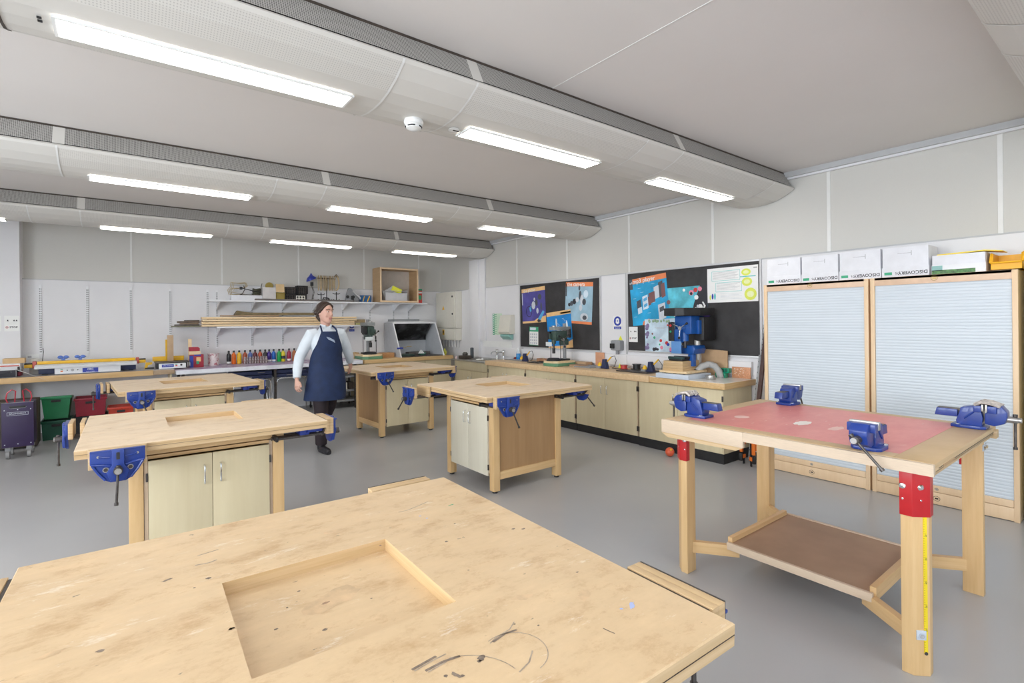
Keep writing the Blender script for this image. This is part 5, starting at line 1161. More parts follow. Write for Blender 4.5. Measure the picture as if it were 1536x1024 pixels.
b = MB(o); b.box(-2.1, -1.075, 9.30, 9.55, ZW+.002, .93, pm('deep_red', (.30, .01, .03), .4), .005); b.build('base', t)
b = MB(o); b.box(-2.1, -1.07, 9.28, 9.58, .931, 1.04, WHITE, .01); b.box(-2.1, -1.08, 9.276, 9.281, 1.005, 1.02, pm('stripe_red', (.62, .12, .08), .4)); b.build('cover', t)
b = MB(o); b.box(-1.9, -1.095, 9.17, 9.275, ZW+.001, .965, WHITE, .003); b.text('o 8', .05, INK, BW(-1.17, .925, 9.169), .0003); b.build('control_box', t)
for x in (-1.085, -1.06): b = MB(o); b.box(x-.008, x+.008, 9.24, 9.275, .93, 1.0, BLACK if x < -1.07 else GREYM, .003); b.build('lever', t)
b = MB(); b.box(-1.245, -1.035, 9.34, 9.50, 1.041, 1.105, CARD, .002); tag(b.build('carton'), 'small brown cardboard box on the red striped machine', 'box')
b = MB(); b.lathe((-.955, 9.62, ZW), [(.06, 0), (.065, .02), (.065, .19), (.055, .21), (.03, .215)], pm('pale_canister', (.66, .66, .62), .4), 22); tag(b.build('canister'), 'pale rounded canister between the two left hand machines', 'canister')
b = MB(); b.tube([(-.90, 9.70, ZW), (-.895, 9.70, 1.0), (-.88, 9.70, 1.17), (-.885, 9.70, 1.22)], .004, BLACK, 6); tag(b.build('antenna_rod'), 'thin black rod standing behind the long strip heater', 'rod')
for x, lb in ((-.655, 'left blue goggles resting behind the long strip heater'), (-.475, 'right blue goggles resting behind the long strip heater')):
    t = thing('safety_goggles', lb, 'goggles', (x, 9.47, 1.047), 0, 'blue goggles on the strip heater'); 
    for s in (-1, 1): b = MB(); b.ball((s*.03, 0, .045), .03, pm('goggle_blue', (.10, .20, .62), .25), (1, .5, .8)); b.build('lens', t)
    b = MB(); b.tube([(-.058, .0, .045), (-.06, .09, .04), (0, .12, .04), (.06, .09, .04), (.058, 0, .045)], .005, pm('goggle_blue', (0, 0, 0)), 6); b.box(-.02, .02, .0, .02, 0, .03, pm('goggle_blue', (0, 0, 0))); b.build('strap', t)
# socket on the back wall, notices on the pier
b = MB(); b.box(-1.08, -.94, YB-.012, YB-.0005, 1.06, 1.13, PLASTW, .003); b.box(-1.06, -1.02, YB-.014, YB-.011, 1.08, 1.11, INKG); tag(b.build('wall_socket'), 'white double wall socket left of the long strip heater', 'socket')
for k, (x, lb) in enumerate(((-1.19, 'white stop notice at the pier edge, the right one of two'), (-1.37, 'white stop notice cut by the left border'))):
    t = thing('notice', lb, 'notice', (x, 9.657, 1.57), 0, 'stop notices on the left pier'); p = MB(); p.T = Matrix(((1, 0, 0, 0), (0, 0, -1, 0), (0, 1, 0, 0), (0, 0, 0, 1)))
    b = MB(); b.T = p.T; b.box(-.075, .075, -.105, .105, -.001, 0, PAPER); b.build('paper_sheet', t); stop_notice(t, p, .15, .21, .8); p.build('print', t)
# blue sign half hidden behind the lower shelf
t = thing('safety_sign', 'blue round safety sign under the lower shelf, right of the person', 'sign', (3.60, YB-.003, 1.42)); p = MB(); p.T = Matrix(((1, 0, 0, 0), (0, 0, -1, 0), (0, 1, 0, 0), (0, 0, 0, 1)))
disc(p, 0, .055, .052, INKB, None, .001, 26); disc(p, 0, .055, .026, PAPER, None, .0014, 18); rc(p, -.052, .052, -.055, -.01, INKB, .001); p.text('Wear goggles', .014, PAPER, Matrix.Translation((0, -.03, .0014)), .0001); p.build('sign_face', t)

# paint bottles
BC = [((.02, .02, .022), 'black'), ((.78, .16, .02), 'orange'), ((.85, .52, .02), 'golden yellow'), ((.40, .08, .03), 'rust red'), ((.10, .16, .42), 'blue and silver'), ((.14, .02, .03), 'dark maroon'), ((.50, .08, .03), 'brick red'), ((.025, .025, .03), 'black'), ((.06, .03, .26), 'deep violet'), ((.01, .12, .48), 'bright blue'), ((.01, .36, .08), 'green'), ((.75, .62, .03), 'yellow with a dark label'), ((.36, .02, .06), 'crimson'), ((.42, .13, .03), 'brown orange'), ((.75, .17, .03), 'vivid orange')]
BX = [342.7, 349.5, 357, 365, 372.4, 379.4, 386.5, 394, 399.7, 406.3, 414.6, 420.5, 429.7, 437.7, 444.8]
NB = ['left end', '2nd', '3rd', '4th', '5th', '6th', '7th', 'middle', '9th', '10th', '11th', '12th', '13th', '14th', 'right end']
for k, ((c, nm), px_) in enumerate(zip(BC, BX)):
    m = pm('paint_%d' % k, c, .35, var=.08)
    x = 1.43+(px_-342.7)*.01107
    t = thing('paint_bottle', '%s paint bottle, %s in the bottle row from the left' % (nm, NB[k]) if k not in (0, 7, 14) else '%s paint bottle at the %s of the row' % (nm, {0: 'left end', 7: 'middle', 14: 'right end, next to the person'}[k]), 'bottle', (x, 9.74, .854), 0, 'paint bottles on the spattered table')
    MB().lathe((0, 0, 0), [(.030, 0), (.034, .006), (.034, .145), (.030, .165), (.014, .185), (.013, .195)], m, 18).build('body', t)
    MB().lathe((0, 0, 0), [(.016, .195), (.016, .222), (.012, .228)], BLACK, 14).build('cap', t)
    if k in (0, 2, 8, 9, 11, 12): b = MB(); b.lathe((0, 0, 0), [(.0345, .05), (.0345, .10)] if k == 11 else [(.0345, .012), (.0345, .045)], INK if k == 11 else (YEL if k == 2 else PAPER), 18); b.build('label', t)
JM = speck_mat('murky_jar', (.40, .34, .34), [((.20, .14, .14), .5), ((.62, .58, .58), .6)], 40)
for k in range(9):
    x = 1.65+k*.042*1.0; t = thing('jar', 'small murky brush jar in front of the paint bottles', 'jar', (x, 9.60+.012*(k % 2), .854), 0, 'murky brush jars on the paint table'); MB().lathe((0, 0, 0), [(.018, 0), (.0195, .005), (.0195, .085), (.015, .10), (.015, .118)], JM, 14).build('glass', t)

# under the left worktop
t = thing('charging_trolley', 'dark purple panelled trolley box on castors under the left worktop', 'trolley', (-.965, 8.33, 0))
b = MB(); b.box(-.125, .125, -.17, .17, .14, .64, PURP, .004); b.build('body', t)
b = MB(); b.box(-.135, .135, -.18, -.171, .135, .645, PURP, .003); b.box(-.07, .07, -.1815, -.179, .585, .61, BLACK, .001); b.tube([(-.075, -.183, .595), (-.06, -.183, .582), (.06, -.183, .582), (.075, -.183, .595)], .0025, GREYM, 6); b.tube([(-.135, -.18, .648), (.135, -.18, .648)], .003, GREYM, 6)
b.build('front_panel', t)
b = MB(); T = Matrix(((1, 0, 0, 0), (0, 0, -1, -.1812), (0, 1, 0, 0), (0, 0, 0, 1)))
b.text('BROPERBUX', .026, LG, T @ Matrix.Translation((0, .52, 0)), .0003)
for q in ((-.09, .09, .537, .540), (-.09, .09, .500, .503), (-.09, -.087, .50, .54), (.087, .09, .50, .54)): b.box(*q, -.0005, .0006, LG, T=T)
b.build('lettering', t)
b = MB()
for x in (-.11, 0, .11):
    for z in (.565, .17): b.cyl((x, -.184, z), (x, -.18, z), .006, LG, n=8)
b.build('rivet', t)
for x in (-.09, .09):
    for y in (-.13, .12): b = MB(); b.cyl((x-.016, y, .045), (x+.016, y, .045), .045, pm('castor_grey', (.30, .30, .30), .5), n=20); b.cyl((x-.018, y, .045), (x+.018, y, .045), .02, CHROME, n=14); b.box(x-.024, x+.024, y-.02, y+.02, .088, .14, GREYM, .003); b.build('castor', t)
for k, (x, lb) in enumerate(((-.06, 'left red hose loop above the purple trolley'), (.06, 'right red hose loop above the purple trolley'))):
    b = MB(); s = 1 if k else -1
    b.tube([(x+s*.035, .0, 0), (x+s*.05, 0, .05), (x+s*.04, 0, .11), (x, .0, .15), (x-s*.03, .02, .13), (x-s*.02, .04, .0)], .006, pm('hose_red', (.55, .03, .06), .4), 8)
    oo = b.build('hose_loop', None, loc=(-.965, 8.25, .641)); tag(oo, lb, 'hose', 'red hoses on the purple trolley')
def crate(loc, w, d, h, mt, label, tilt=0, taper=.03):
    t = thing('storage_crate', label, 'crate', loc, 0, None); t.rotation_euler = (R(tilt), 0, R(0)); t2 = taper
    b = MB(); tk = .008
    def wall(p0, p1):   # vertical tapered wall from inner line p0-p1
        (x0, y0), (x1, y1) = p0, p1
        k0 = (w/2-t2)/(w/2)
        lo = [(x0*k0, y0*k0, 0), (x1*k0, y1*k0, 0)]; hi = [(x1, y1, h), (x0, y0, h)]
        b.quad(lo+hi, mt)
        i = .97; lo2 = [(p[0]*i, p[1]*i, .01) for p in lo]; hi2 = [(p[0]*i, p[1]*i, h) for p in hi]; b.quad((lo2+hi2)[::-1], mt); b.quad([hi[1], hi[0], hi2[0], hi2[1]], mt)
    c = [(-w/2, -d/2), (w/2, -d/2), (w/2, d/2), (-w/2, d/2)]
    for i in range(4): wall(c[i], c[(i+1) % 4])
    k0 = (w/2-t2)/(w/2); b.box(-w/2*k0, w/2*k0, -d/2*k0, d/2*k0, 0, .01, mt); b.build('shell', t)
    b = MB()
    for q in ((-w/2-.012, w/2+.012, -d/2-.012, -d/2), (-w/2-.012, w/2+.012, d/2, d/2+.012), (-w/2-.012, -w/2, -d/2, d/2), (w/2, w/2+.012, -d/2, d/2)): b.box(*q, h-.03, h+.002, mt, .003)
    b.build('rim', t)
    b = MB(); yy = -d/2+ .0; b.box(-w*.16, w*.16, -d/2-.013, -d/2-.004, h-.075, h-.045, BLACK, .002); b.build('hand_hole', t)
    return t
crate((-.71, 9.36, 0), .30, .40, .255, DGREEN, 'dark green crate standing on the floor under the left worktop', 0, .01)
crate((-.715, 9.36, .262), .30, .36, .30, GREENC, 'bright green crate tipped on top of the dark green crate', -5, .03)
crate((-.36, 9.48, .26), .34, .34, .25, REDC, 'crimson crate under the left worktop', 0, .012)
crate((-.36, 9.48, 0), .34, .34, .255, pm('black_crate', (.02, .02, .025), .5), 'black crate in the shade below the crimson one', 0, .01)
crate((-.02, 9.45, .20), .29, .32, .15, ORED, 'low orange red crate just left of the far left workbench', 0, .01)
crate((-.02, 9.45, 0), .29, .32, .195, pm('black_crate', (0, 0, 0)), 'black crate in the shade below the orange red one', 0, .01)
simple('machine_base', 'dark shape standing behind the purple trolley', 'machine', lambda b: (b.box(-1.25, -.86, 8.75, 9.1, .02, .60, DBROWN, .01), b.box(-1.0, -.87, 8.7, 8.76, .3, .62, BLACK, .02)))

# fume hood
t = thing('fume_hood', 'grey metal fume hood with sooty interior on the corner worktop', 'fume hood', (4.75, 9.45, .853)); o = tuple(t.location)
HX0, HX1, HY0, HYT, HY1, HZ0, HZ1 = 4.27, 5.22, 9.08, 9.44, 9.86, .853, 1.528
HM = pm('hood_grey', (.55, .58, .62), .45, var=.04)
SOOT, n_, l_, b_ = nt('sooty_interior'); a_ = noise(n_, l_, 3.0, 4, .6); r_ = ramp(n_, [(.42, (.012, .012, .012)), (.62, (.10, .10, .11))]); l_.new(a_.outputs['Fac'], r_.inputs[0]); l_.new(r_.outputs[0], b_.inputs['Base Color']); b_.inputs['Roughness'].default_value = .8
for x0, x1 in ((HX0-.0, HX0+.018), (HX1-.018, HX1)):
    b = MB(o); b.prism([(HY0, HZ0), (HY1, HZ0), (HY1, HZ1), (HYT, HZ1)], x0, x1, HM, 'x'); b.build('side', t)
b = MB(o); b.box(HX0+.018, HX1-.018, HYT-.01, HY1, HZ1-.02, HZ1+.002, HM); b.build('roof', t)
b = MB(o); b.box(HX0+.018, HX1-.018, HY1-.02, HY1-.005, HZ0+.0, HZ0+.30, HM); b.box(HX0+.018, HX1-.018, HY1-.03, HY1-.01, HZ0+.30, HZ1-.02, SOOT); b.build('back', t)
b = MB(o); b.prism([(HY1-.4, HZ1-.021), (HY1-.031, HZ1-.021), (HY1-.031, HZ0+.33), (HY1-.06, HZ0+.33)], HX0+.04, HX1-.10, SOOT, 'x'); b.build('baffle', t)
b = MB(o); b.box(HX0+.018, HX1-.018, HY0+.02, HY1-.02, HZ0, HZ0+.012, DSTEEL); b.build('hearth', t)
for x0, x1 in ((HX0-.006, HX0+.012), (HX1-.012, HX1+.006)):
    b = MB(o); b.prism([(HY0-.012, HZ0), (HY0+.006, HZ0), (HYT+.006, HZ1), (HYT-.012, HZ1)], x0, x1, WHITE, 'x'); b.build('edge_trim', t)
b = MB(o); b.box(HX0-.006, HX1+.006, HYT-.014, HYT+.002, HZ1-.022, HZ1+.006, WHITE); b.build('edge_trim', t)
b = MB(); b.box(4.32, 5.0, 9.5, 9.84, 1.532, 1.552, PLASTW, .003); b.box(4.34, 4.9, 9.53, 9.83, 1.553, 1.60, GREYM, .003); tag(b.build('lid_stack'), 'flat grey panels lying on top of the fume hood', 'panel')
simple('torch', 'blue handled brazing torch hooked on the left edge of the fume hood', 'torch', lambda b: (b.cyl((4.21, 9.13, 1.03), (4.32, 9.10, 1.035), .016, INKB, n=10), b.tube([(4.32, 9.10, 1.035), (4.45, 9.16, 1.06), (4.55, 9.2, 1.055)], .006, pm('brass', (.55, .42, .12), .35, .8), 6)))
simple('hearth_tray', 'dark green tray inside the fume hood', 'tray', lambda b: b.box(4.34, 4.62, 9.2, 9.5, .866, .90, MGREEN, .006))
simple('rag', 'crumpled green and white rag inside the fume hood', 'rag', lambda b: (b.ball((4.86, 9.35, .895), .06, pm('rag_green', (.08, .22, .16), .7, var=.5, scale=30), (1.4, 1, .6)), b.prism([(4.76, .90), (4.88, .90), (4.82, .97)], 9.28, 9.34, PAPER, 'y')))
simple('firebricks', 'dark firebricks at the back of the fume hood hearth', 'brick', lambda b: b.box(4.66, 5.15, 9.55, 9.70, .866, .92, pm('brick_grey', (.14, .13, .12), .8, var=.3), .004))
# bench drill at the back
def drill(label, loc, rz, green, s=1.0):
    t = thing('pillar_drill', label, 'drill', loc, rz, None); t.scale = (s, s, s); M1 = green
    b = MB(); b.prism([(-.15, -.12), (-.08, -.17), (.12, -.17), (.16, -.12), (.16, .20), (-.15, .20)], 0, .042, LGREEN, 'z', bev=.003); b.build('plinth', t)
    b = MB(); b.prism([(-.145, -.115), (-.078, -.165), (.115, -.165), (.155, -.115), (.155, .195), (-.145, .195)], .042, .068, PINE, 'z', bev=.002); b.build('base_board', t)
    b = MB(); b.lathe((-.01, -.05, .068), [(.10, 0), (.10, .012), (.085, .03), (.075, .036)], BLACK, 26); b.box(-.06, .08, .03, .18, .068, .09, BLACK, .004); b.build('table', t)
    b = MB(); b.cyl((.03, .12, .07), (.03, .12, .58), .024, GREYM, n=18); b.build('column', t)
    b = MB(); b.box(-.045, .06, -.07, .15, .34, .48, M1, .02); b.box(-.05, -.02, -.1, .0, .36, .44, M1, .01); b.cyl((.055, -.02, .40), (.085, -.02, .40), .035, M1, n=18); b.cyl((.01, .19, .38), (.01, .19, .50), .055, DSTEEL, n=20); b.box(-.015, .055, .06, .18, .28, .36, M1, .01); b.cyl((-.0, -.055, .30), (-.0, -.055, .35), .03, M1, n=16); b.build('head', t)
    b = MB(); b.prism([(-.055, -.09), (.06, -.09), (.075, .0), (.06, .22), (-.05, .22), (-.07, .0)], .485, .535, pm('head_cover', (.30, .32, .32), .45, .3), 'z', bev=.008); b.cyl((0, -.05, .535), (0, -.05, .55), .03, STEEL, n=16); b.build('belt_cover', t)
    b = MB(); b.box(-.10, -.056, -.08, .03, .36, .47, BLACK, .006); b.build('switch_box', t)
    b = MB(); b.box(-.10, .02, -.112, -.106, .27, .325, pm('clear_guard', (.70, .74, .74), .2), .001); b.build('guard', t)
    b = MB(); b.cyl((-.0, -.055, .20), (-.0, -.055, .30), .014, DSTEEL, n=12); b.cyl((-.0, -.055, .17), (-.0, -.055, .24), .021, BLACK, n=14); b.build('chuck', t)
    b = MB(); b.cyl((.075, .03, .36), (.11, .03, .36), .02, STEEL, n=12)
    for k in range(3):
        a = k*2*PI/3+.6; b.tube([(.105, .03, .36), (.12, .03+.10*math.cos(a), .36+.10*math.sin(a))], .006, DSTEEL, 6); b.ball((.12, .03+.10*math.cos(a), .36+.10*math.sin(a)), .014, BLACK)
    b.build('feed_handle', t)
    for x in (-.10, .10): b = MB(); b.cyl((x, -.02, .07), (x, -.02, .33), .005, BLACK, n=8); b.build('guard_rod', t)
    return t
drill('small dark green bench drill between the person and the fume hood', (3.70, 9.25, .853), 0, MGREEN, 1.28)
drill('green pillar drill on a green plinth in front of the blue poster', (5.14, 5.60, .863), R(-90), MGREEN, 1.08)
simple('wooden_crate', 'orange brown wooden box between the back drill and the fume hood', 'box', lambda b: (b.box(3.88, 4.22, 9.28, 9.5, .853, .945, pm('orange_wood', (.52, .28, .12), .6, var=.12), .003)))
simple('wooden_crate', 'brown wooden box left of the back drill beside the person', 'box', lambda b: (b.box(3.51, 3.60, 9.50, 9.68, .854, .965, CARD, .003)))
simple('paper_pad', 'white paper with print at the right end of the paint table', 'paper', lambda b: b.box(3.22, 3.44, 9.0, 9.25, .854, .862, PAPER, .001))

# ------------------------------------------------------------------ things on the right hand worktop (z .863)
ZR = .8635
# blue pillar drill
t = thing('pillar_drill', 'large blue pillar drill with black belt cover on stacked boards', 'drill', (5.22, 3.46, .858)); t.rotation_euler = (0, 0, R(-90))
def TT(): return MB()
b = MB(); b.box(-.215, .215, -.29, .16, 0, .052, LBLUE, .003); b.build('plinth', t)
b = MB(); b.box(-.19, .17, -.255, .15, .060, .085, PINE, .002); b.build('base_board', t)
for k in range(4): b = MB(); b.box(-.165+.004*k, .10, -.225, .10, .0855+k*.0275, .112+k*.0275, BIRCH, .0015); b.build('packing_board', t)
for x in (-.12, .0, .12): b = MB(); b.box(x-.012, x+.012, -.24, -.10, .052, .060, DSTEEL); b.build('foot', t)
b = MB(); b.box(-.10, .08, -.20, -.02, .196, .215, BLACK, .004); b.box(-.11, .09, -.20, -.17, .215, .245, pm('vise_black', (.02, .05, .05), .4), .006); b.box(-.11, .09, -.09, -.06, .215, .245, BLACK, .006); b.build('machine_vise', t)
b = MB(); b.cyl((.07, .12, .0), (.07, .12, .60), .032, pm('cream_column', (.62, .60, .55), .35, .3), n=20); b.build('column', t)
b = MB(); b.prism([(-.05, .27), (.13, .27), (.15, .33), (.13, .37), (-.05, .37)], -.06, .17, MBLUE, 'y', bev=.01); b.box(.06, .13, -.06, .0, .13, .27, MBLUE, .008); b.build('table', t)
b = MB(); b.box(-.08, .14, -.11, .16, .50, .71, MBLUE, .016); b.box(-.06, .03, -.16, -.05, .40, .56, MBLUE, .02); b.box(.13, .17, .0, .14, .50, .66, MBLUE, .006); b.cyl((.03, -.07, .42), (.03, -.07, .52), .045, MBLUE, n=20); b.build('head', t)
b = MB(); b.prism([(-.16, -.16), (-.13, -.24), (.03, -.26), (.12, -.22), (.20, -.02), (.20, .27), (-.16, .27)], .71, .80, BLACK, 'z', bev=.008); b.build('belt_cover', t)
b = MB(); b.box(.06, .20, .05, .30, .42, .70, BLACK, .03); b.build('motor', t)
b = MB(); b.box(-.125, -.05, -.168, -.145, .42, .64, BLACK, .006); b.cyl((-.09, -.178, .60), (-.09, -.168, .60), .014, INKR, n=12); b.cyl((-.09, -.176, .53), (-.09, -.168, .53), .012, GREENP, n=12); b.build('switch_box', t)
b = MB(); T = Matrix(((1, 0, 0, 0), (0, 0, -1, -.2), (0, 1, 0, 0), (0, 0, 0, 1))); b.box(-.16, -.155, -.20, -.08, .735, .775, PAPER) ; b.box(-.1615, -.16, -.16, -.14+.04, .745, .755, INKR); b.build('label', t)
b = MB(); b.cyl((.05, -.12, .57), (.05, -.20, .57), .022, CHROME, n=14)
for k in range(3):
    a = k*2*PI/3+.5; b.tube([(.05, -.19, .57), (.05+.11*math.cos(a), -.21, .57+.11*math.sin(a))], .006, CHROME, 6); b.ball((.05+.11*math.cos(a), -.21, .57+.11*math.sin(a)), .015, BLACK)
b.build('feed_handle', t)
b = MB(); b.cyl((.03, -.07, .34), (.03, -.07, .42), .02, DSTEEL, n=14); b.build('chuck', t)
b = MB(); b.box(-.07, .06, -.19, -.185, .28, .42, pm('blue_tint_guard', (.12, .28, .58), .2), .001); b.build('guard', t)
b = MB(); b.prism([(3.45, .858), (3.12, .858), (3.12, 1.16), (3.45, 1.175)], 5.515, 5.53, MDF if False else pm('tan_ply', (.50, .33, .19), .6), 'x'); tag(b.build('board'), 'tan board leaning on the wall behind the blue drill', 'board')
# hose, green boxes, copper board
t = thing('hose', 'grey ribbed hose elbow right of the blue drill', 'hose', (5.36, 3.20, .858))
b = MB(); pts = [(-.10, .14, .075), (-.06, .11, .125), (0, .06, .15), (.04, .01, .13), (.06, -.03, .07), (.065, -.045, .0)]
b.tube(pts, .038, pm('hose_grey', (.42, .42, .41), .5), 14); b.build('tube', t)
b = MB()
for k in range(9):
    a = k/8*4.99; i = int(a); f = a-i; p0, p1 = Vector(pts[i]), Vector(pts[min(i+1, 5)]); c = p0.lerp(p1, f); d = (p1-p0).normalized(); b.cyl(c-d*.004, c+d*.004, .0405, pm('hose_grey', (0, 0, 0)), n=14)
b.build('rib', t)
b = MB(); b.cyl((-.145, .18, .05), (-.10, .14, .078), .030, BLACK, n=14); b.build('mouth', t)
simple('steel_cup', 'small round steel cup beside the grey hose', 'cup', lambda b: b.lathe((5.18, 3.13, .858), [(.05, 0), (.055, .01), (.05, .045), (.045, .046)], PSTEEL, 20))
for k, (x, y, z, lb) in enumerate(((5.46, 3.17, .858, 'lower green plastic block'), (5.49, 3.13, .912, 'upper green plastic block'))):
    t = thing('parts_box', lb+' next to the copper coloured board', 'box', (x, y, z), 0, 'green blocks on the white worktop'); w = .07 if k == 0 else .055; b = MB(); b.box(-.03, .03, -w, w*.8, 0, .052, pm('emerald', (.0, .28, .16), .35), .004); b.build('body', t)
    b = MB(); b.box(-.032, -.0305, -w+.015, -w+.045, .01, .045, DGREEN); b.box(-.032, -.0305, .0, .03, .01, .045, DGREEN); b.build('slot', t)
t = thing('circuit_board', 'copper coloured etched board leaning on the wall at the worktop end', 'board', (5.53, 2.96, .858))
b = MB(); b.box(0, .014, -.10, .115, 0, .125, COPPER, .001); b.build('board', t)
b = MB(); r5 = random.Random(5)
for k in range(26): y, z = r5.uniform(-.03, .08), r5.uniform(.03, .11); b.box(-.001, 0, y, y+r5.uniform(.004, .02), z, z+.004, pm('solder_bright', (.85, .72, .60), .4))
b.build('tracks', t)
# soldering stations
def solder(label, x, y, cable, spool):
    t = thing('soldering_station', label, 'soldering iron', (x, y, ZR), 0, 'soldering stations on the right worktop'); 
    b = MB(); b.prism([(-.06, 0), (.06, 0), (.03, .05), (.02, .13), (-.02, .13), (-.045, .05)], -.03, .03, NAVY, 'x', bev=.005); b.build('stand', t)
    b = MB(); b.tube([(0, -.05, .10), (0, -.12, .165)], .010, YEL, 8); b.build('iron', t)
    b = MB(); b.lathe((0, .09, .03), [(.03, 0), (.03, .02), (.012, .05)], YEL, 14); b.box(-.05, .05, .05, .12, 0, .03, GREYM, .003); b.build('sponge_tray', t)
    b = MB(); b.tube([(0, -.12, .165), (.01, -.17, .18), (.02, -.19, .12), (.02, -.16, .04), (.03, -.10, .01), (.02, -.25, .008), (-.05, -.33, .008), (-.06, -.42, .02), (.0, -.44, .008)] if cable else [(0, -.12, .165), (.02, -.16, .1), (.05, -.13, .01), (.1, -.05, .01)], .0045, BLACK, 6); b.build('cable', t)
    return t
solder('navy and yellow soldering stand nearest the sink on the right worktop', 5.30, 6.55, True, 0)
solder('navy and yellow soldering stand before the reddish leaning board', 5.28, 4.78, True, 0)
solder('soldering stand on the dark tray just left of the blue drill', 5.33, 4.05, False, 0)
for x0, x1, y0, y1, m, lb in ((5.28, 5.50, 6.72, 7.1, GREYM, 'thin grey tray on the worktop nearest the sink'), (5.16, 5.42, 6.05, 6.33, DSTEEL, 'dark grey plate left of the green pillar drill'), (5.14, 5.44, 4.92, 5.24, GREYM, 'grey metal plate left of the middle soldering stand'), (5.10, 5.40, 3.93, 4.42, DSTEEL, 'black edged tray left of the blue drill')):
    b = MB(); b.box(x0, x1, y0, y1, ZR, ZR+.006, m, .001); 
    for q in ((x0, x0+.006, y0, y1), (x1-.006, x1, y0, y1)): b.box(*q, ZR+.006, ZR+.016, m)
    tag(b.build('tray'), lb, 'tray', 'metal trays on the right worktop')
b = MB(); b.box(5.535, 5.545, 5.02, 5.19, ZR+.002, 1.06, PINKB, .001); tag(b.build('board'), 'reddish brown square board leaning below the isolator', 'board')
b = MB(); b.box(5.06, 5.30, 4.56, 4.9, ZR, ZR+.012, PINE, .001); tag(b.build('base_board'), 'thin pine board lying under the cables by the middle station', 'board') if False else b.bm.free()
for k, (x0, x1, y0, y1, h, m, lb) in enumerate(((5.40, 5.54, 5.26, 5.50, .05, pm('tan_ply', (0, 0, 0)), 'tan block at the wall right of the green drill'), (5.22, 5.39, 5.22, 5.42, .02, MDF, 'brown offcut lying right of the green drill'), (5.44, 5.54, 6.2, 6.42, .05, pm('brown_block', (.42, .22, .12), .6), 'small brown block by the wall near the sink end'))):
    b = MB(); b.box(x0, x1, y0, y1, ZR, ZR+h, m, .001); tag(b.build('offcut'), lb, 'offcut')
for x, y, r_, h, m, lb, cat in ((5.42, 4.56, .055, .055, pm('spool_red', (.42, .03, .03), .35), 'red solder reel on the right worktop', 'reel'), (5.44, 4.36, .06, .07, BLACK, 'black reel standing on the dark tray', 'reel')):
    t = thing('solder_reel', lb, cat, (x, y, ZR+(.007 if m is BLACK else 0)))
    MB().lathe((0, 0, 0), [(r_, 0), (r_, .006), (r_*.8, .008), (r_*.8, h-.008), (r_, h-.006), (r_, h)], m, 24).build('reel', t)
    MB().lathe((0, 0, 0), [(r_*.82, .0085), (r_*.82, h-.0085)], m if m is BLACK else pm('wire_red', (.55, .06, .05), .4), 24).build('wire', t)
for x, y, lb in ((5.50, 4.70, 'small yellow warning card beside the middle soldering stand'), (5.50, 6.33, 'small yellow warning card near the sink side soldering stand')):
    b = MB(); b.prism([(y+.03, ZR), (y-.03, ZR), (y, ZR+.065)], x, x+.004, SIGNY, 'x'); tag(b.build('warning_card'), lb, 'card')
# corner clutter
t = thing('canister', 'tall dark grey canister standing in the far corner', 'canister', (5.30, 8.16, .836)); MB().lathe((0, 0, 0), [(.032, 0), (.034, .01), (.034, .19), (.028, .2)], pm('grey_canister', (.06, .07, .08), .4), 20).build('body', t)
simple('glue_bottle', 'yellow green ball shaped bottle in the corner beside the fume hood', 'bottle', lambda b: b.lathe((5.30, 9.2, .853), [(.03, 0), (.045, .03), (.045, .07), (.02, .10), (.015, .13)], pm('lime_bottle', (.55, .58, .08), .4), 18))
simple('bottle', 'dark bottle with red cap next to the yellow green bottle', 'bottle', lambda b: (b.lathe((5.27, 9.42, .853), [(.035, 0), (.035, .12), (.015, .15)], DBROWN, 16), b.lathe((5.27, 9.42, 1.004), [(.02, 0), (.02, .04)], INKR, 12)))
simple('appliance', 'dark squat appliance in the corner left of the sink', 'appliance', lambda b: (b.box(5.02, 5.2, 8.02, 8.2, .836, .90, DBROWN, .01), b.lathe((5.12, 8.12, .90), [(.05, 0), (.055, .03), (.03, .06)], DSTEEL, 16)))
simple('cup', 'small pink and white pot at the left edge of the sink', 'cup', lambda b: b.lathe((4.985, 8.22, .836), [(.018, 0), (.02, .05)], pm('pink_pot', (.75, .58, .56), .5), 12))
# long bars leaning between the worktop and the shutter cabinet
for k, (x0, x1, y0, y1, z, m, lb, w) in enumerate(((5.30, 5.565, 2.735, 2.675, 1.56, pm('bar_brown', (.10, .06, .055), .5), 'dark brown bar leaning in the gap, front one', .022), (5.52, 5.59, 2.67, 2.63, 1.50, pm('bar_dark', (.05, .04, .04), .5), 'darker bar leaning in the gap, rear one', .018), (5.38, 5.565, 2.765, 2.72, 1.46, pm('bar_angle', (.50, .52, .54), .4, .5), 'perforated grey angle leaning at the worktop end, taller', .009), (5.36, 5.55, 2.80, 2.765, 1.13, pm('bar_angle', (0, 0, 0)), 'perforated grey angle leaning at the worktop end, shorter', .009), (5.30, 5.50, 2.62, 2.60, 1.35, GREYM, 'thin grey strip leaning beside the shutter cabinet', .006))):
    b = MB(); p0, p1 = Vector((x0, y0, .004)), Vector((x1, y1, z)); d = p1-p0; L_ = d.length; q = d.to_track_quat('Z', 'Y').to_matrix().to_4x4()
    T = Matrix.Translation(p0) @ q
    b.box(-w, w, -w*.5, w*.5, .008, L_, m, .001, T=T)
    if k in (2, 3):
        for j in range(int(L_/.06)): b.box(-w*.3, w*.3, -w*.5-.0008, w*.5+.0008, .04+j*.06, .055+j*.06, BLACK, T=T)
    tag(b.build('metal_bar'), lb, 'bar', 'bars leaning at the worktop end')
